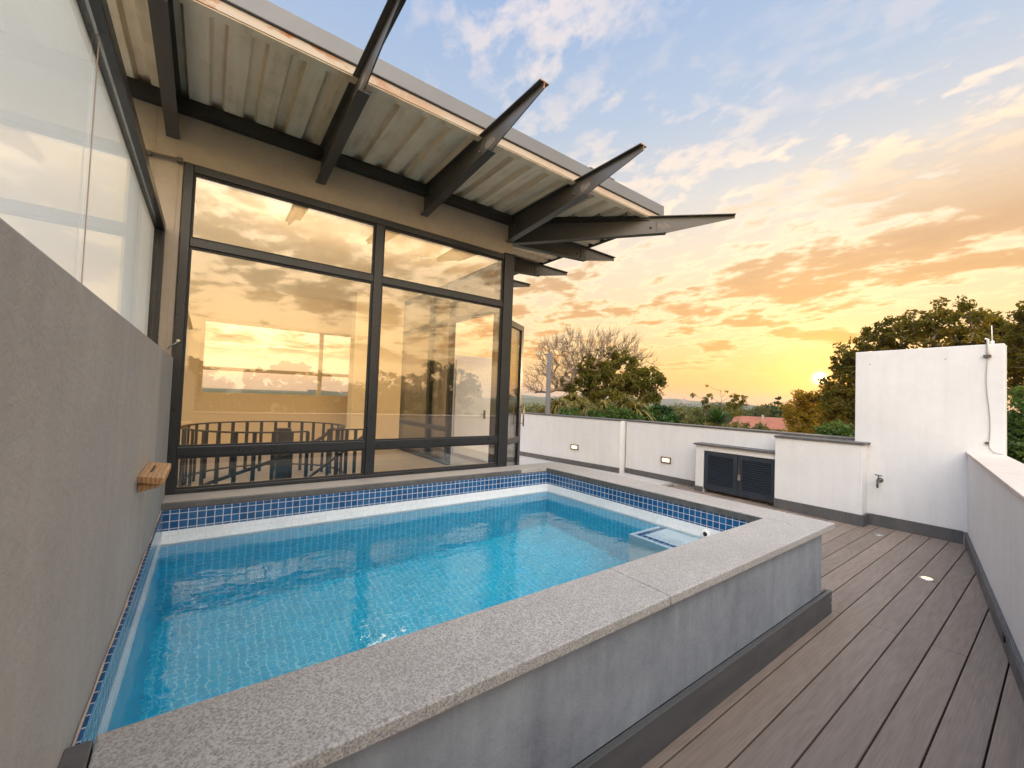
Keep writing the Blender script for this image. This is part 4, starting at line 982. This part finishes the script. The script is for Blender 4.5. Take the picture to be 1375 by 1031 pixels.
# dark bush at the wall jog, yucca clump and stems
leafy_tree('leafy_bush', gbase(56.2, 13.5), tuple(PA(56.2, -6, 13.5)), [B(56.2, -1.4, 13.5, .32), B(55.2, -1.8, 13.5, .35), B(57.0, -2.2, 13.5, .3), B(56, -3, 13.5, .5), B(54, -2.4, 13.5, .4)], 120, 50, .13, .2, 'leaf_bush', 'dark green bush right of the tree clump behind the recessed wall', 28, r_trunk=.06, cat='bush')
leafy_tree('leafy_bush', gbase(50.2, 12.8), tuple(PA(50.2, -6, 12.8)), [B(49.8, -2.2, 12.8, .4), B(51.5, -2.6, 12.8, .35), B(47.5, -2.8, 12.8, .35), B(44.6, -2.7, 12.8, .35), B(53, -3, 12.8, .4)], 120, 46, .12, .2, 'leaf_green', 'fresh green low bush just above the long wall', 29, r_trunk=.06, cat='bush')
strap_plant('yucca', PA(62.9, -2.1, 17), 130, .72, 'dark green yucca clump behind the recessed wall', 61, 'leaf_bush', .09, cat='plant', lift=.12)
for i, (az, e1, d) in enumerate(((61.6, .75, 18.5), (63.4, 2.0, 19), (65.2, 1.0, 18.8), (64.3, .2, 19.2))):
    b_ = gbase(az, d); tp_ = PA(az, e1, d); o = thing('spindly_shrub', b_, ['spindly shrub left of the yucca clump', 'tallest spindly stem above the yucca clump', 'spindly shrub with leafy tops left of the red roof', 'short spindly shrub between the two taller ones'][i], 'shrub', 'spindly shrubs behind the recessed wall')
    rs = np.random.RandomState(70 + i); cl = []
    m = MB(); pts = [Vector(b_).lerp(tp_, q) + Vector((rs.normal() * .05, rs.normal() * .05, 0)) for q in (0, .3, .55, .75, .88, 1)]
    m.tube(pts, [.05, .04, .03, .02, .014, .007], 5, cap=False)
    for q in range(9):
        h_ = rs.uniform(.72, 1.); p0 = Vector(b_).lerp(tp_, h_); p1 = p0 + Vector((rs.normal() * .28, rs.normal() * .28, rs.uniform(.05, .3))); m.tube([p0, p1], [.010, .005], 4, cap=False); cl.append(tuple(p1))
    m.build('stem', M['twig'], o, origin=b_)
    if i in (0, 2, 3): cl += [tuple(Vector(tp_) + Vector((rs.normal() * .16, rs.normal() * .16, rs.normal() * .10 - .1))) for _ in range(5)]
    cl = [c for c in cl]
    v, f = leaves_mesh(cl, np.full(len(cl), .13 if i != 1 else .08), 34 if i != 1 else 10, .12, .8, rs); npmesh('leaves', v, f, M['leaf_olive'], o, origin=b_)

# trees in the middle distance (each its own)
rm = random.Random(17)
mid = [(57.6, 46, -.9, 1.9), (59.4, 52, -.75, 2.1), (61.2, 44, -1.1, 1.7), (62.6, 70, -.25, 2.6), (64.6, 78, -.15, 2.4), (66.0, 74, -.05, 2.6), (67.4, 82, .05, 2.4), (68.6, 86, -.1, 2.6), (69.9, 80, .1, 2.5), (71.2, 76, -.1, 2.3), (65.4, 40, -2.2, 1.3), (67.0, 42, -2.15, 1.2), (69.6, 38, -2.9, 1.2), (60.2, 90, -.4, 2.8), (58.2, 110, -.4, 3.0), (56.4, 60, -.7, 2.2), (38.8, 40, -1.6, 2.0), (37.4, 55, -1.2, 2.4), (36.2, 48, -1.6, 2.2), (40.8, 60, -1.0, 2.4), (71.9, 46, -1.9, 1.6), (63.6, 110, -.1, 3.), (54.8, 75, -.7, 2.6)]
wm_ = ['low wide', 'rounded', 'tall rounded', 'loose', 'broad', 'small']
where = ['left of the yucca', 'under the far tower block', 'beside the spindly shrub', 'behind the yucca', 'far behind the spindly stem', 'above the red roof left end', 'above the red roof middle', 'just left of the dark conifer', 'just right of the dark conifer', 'between conifer and golden tree', 'in front of the red roof left part', 'in front of the red roof middle', 'at the red roof right eave', 'far off under the skyline', 'farthest under the tower block', 'right of the dark bush', 'seen left of the grey post', 'left of the post near the door leaf', 'seen through the open door pane', 'behind the leafless tree', 'below the sun', 'far off above the yucca', 'behind the dark bush']
for i, (az, d, e1, rr) in enumerate(mid):
    e1 += .35 if d > 43 else .1; rr *= 1.15
    tp_ = PA(az, e1, d); b_ = gbase(az, d); cz = tp_.z - rr * .75
    bl = [((tp_.x, tp_.y, cz), (rr, rr, rr * .75))]
    for q in range(4):
        a = rm.uniform(0, 6.28); k = rm.uniform(.5, .9); bl.append(((tp_.x + math.cos(a) * rr * k, tp_.y + math.sin(a) * rr * k, cz - rm.uniform(-.2, .7) * rr), (rr * .55,) * 3))
    leafy_tree('distant_tree', b_, (b_[0], b_[1], cz - rr * .5), bl, 90, 34, .34 * max(1, d / 70), .36 * rr * .8, 'leaf_far', f'{wm_[i % 6]} distant tree {where[i]}', 200 + i, group='trees in the middle distance', r_trunk=.2)
# dark conifer with tiered boughs
def conifer(name, base, top, r0, label, seed, tiers=9, mat='leaf_bush', group=None, flatr=.35, leaf=.3, n=26):
    rs = np.random.RandomState(seed); base = Vector(base); top = Vector(top); H = (top - base).length
    o = thing(name, base, label, 'tree', group); m = MB(); m.tube([base, base.lerp(top, .6), top], [.22, .13, .03], 7, cap=False); C = []; Rr = []
    for i in range(tiers):
        t_ = (i + .3) / tiers; h = H * (.35 + .65 * t_); rad = r0 * (1 - t_) ** .7 * rs.uniform(.75, 1.15)
        for k in range(6):
            a = rs.uniform(0, 6.28); p0 = base.lerp(top, h / H); p1 = p0 + Vector((math.cos(a) * rad, math.sin(a) * rad, rs.uniform(-.05, .25)))
            m.tube([p0, p1], [.04, .012], 4, cap=False)
            for q in (.45, .75, 1.): C.append(tuple(p0.lerp(p1, q))); Rr.append(max(.18, rad * .30))
    m.build('trunk', M['bark'], o, origin=base)
    v, f = leaves_mesh(C, Rr, n, leaf, flatr, rs); npmesh('crown', v, f, M[mat], o, origin=tuple(base)); return o
conifer('conifer', gbase(69.25, 70), PA(69.25, 1.35, 70), 1.5, 'small dark tiered conifer on the skyline left of the sun', 301, leaf=.3)

# trees on the opposite side of the terrace, mirrored in the big window
GR = 'trees mirrored in the front window'
def gm_(az, d): p = PA(az, 0, d, True); return (p.x, p.y, gz - .05)
def cedar(az, el_, d, R_, lab, seed):
    rs = np.random.RandomState(seed); c = PA(az, el_, d, True); bl = []
    for q in range(15):
        a = rs.uniform(0, 6.28); t_ = rs.uniform(0, 1); k = R_ * (.25 + .75 * t_) * rs.uniform(.3, 1.)
        bl.append(((c.x + math.cos(a) * k, c.y + math.sin(a) * k, c.z - .25 - 1.7 * t_ * R_ * .55), (R_ * .42, R_ * .42, .26)))
    leafy_tree('cedar', gm_(az, d), (c.x, c.y, c.z - .6), bl, 190, 46, .24, .30, 'leaf_bush', lab, seed, group=GR, r_trunk=.25, flat=.5)
cedar(8.4, 3.3, 32, 2.5, 'wide flat topped cedar mirrored in the front window above the railing', 401)
cedar(-2.8, 3.6, 30, 1.7, 'cedar mirrored at the left edge of the front window', 402)
conifer('cypress', gm_(4.7, 32), PA(4.7, 2.35, 32, True), .6, 'narrow pointed cypress mirrored left of the wide cedar', 403, 12, 'leaf_bush', GR, 1.0, .22, 30)
conifer('cypress', gm_(3.7, 31), PA(3.7, 1.9, 31, True), .75, 'shorter cypress mirrored beside the pointed one', 404, 12, 'leaf_bush', GR, 1.0, .22, 30)
def BM(az, el_, d, r_): p = PA(az, el_, d, True); return (tuple(p), (r_, r_, r_ * .8))
for i, (az, d, e1, rr, lab) in enumerate(((11.5, 32, 2.1, 1.3, 'round tree mirrored right of the wide cedar'), (14.5, 34, .9, 1.6, 'low tree mirrored near the window mullion'), (1.2, 33, .6, 1.4, 'low tree mirrored at the left of the front window'), (6.5, 34, .9, 1.5, 'low tree mirrored under the wide cedar'), (20.2, 30, 2.6, 1.2, 'tree mirrored in the right hand pane by the mullion'), (24.5, 30, 4.6, 1.6, 'tall tree mirrored in the right hand pane'), (28.5, 30, 4.2, 1.5, 'tree mirrored near the corner column'), (-.6, 33, 1.9, 1.2, 'tree mirrored beside the left cedar'), (22, 32, .8, 1.8, 'low tree mirrored under the tall one in the right pane'), (17.2, 33, 1.2, 1.5, 'low tree mirrored behind the mullion'))):
    c = PA(az, e1, d, True); bl = [((c.x, c.y, c.z - rr * .8), (rr, rr, rr * .8)), ((c.x + rr * .7, c.y, c.z - rr * 1.3), (rr * .7,) * 3), ((c.x - rr * .7, c.y, c.z - rr * 1.4), (rr * .7,) * 3), ((c.x, c.y, c.z - rr * 2.2), (rr,) * 3)]
    leafy_tree('garden_tree', gm_(az, d), (c.x, c.y, c.z - rr * 1.6), bl, 90, 36, .3, .4, 'leaf_bush', lab, 420 + i, group=GR, r_trunk=.2)

# ------------------------------------------------------------------ air
t = NT('haze_air')
o_ = t.n('ShaderNodeOutputMaterial'); t.l(t.n('ShaderNodeVolumePrincipled', ins={'Color': (.86, .88, .92, 1), 'Density': .00022, 'Anisotropy': .35}).outputs[0], o_.inputs[1])
hz = MB().box(-3600, 3600, -3600, 3600, -90, 60).build('haze', t.m); hz['kind'] = 'stuff'
# ------------------------------------------------------------------ render settings
V = S.view_settings; V.view_transform = 'Standard'; V.look = 'None'; V.exposure = .85; V.gamma = 1.
S.render.engine = 'CYCLES'; S.cycles.max_bounces = 12; S.cycles.transparent_max_bounces = 24; S.cycles.transmission_bounces = 8; S.cycles.glossy_bounces = 5; S.cycles.diffuse_bounces = 4
S.cycles.use_denoising = True; S.cycles.caustics_refractive = True; S.cycles.caustics_reflective = True; S.cycles.blur_glossy = .5; S.cycles.sample_clamp_indirect = 8.
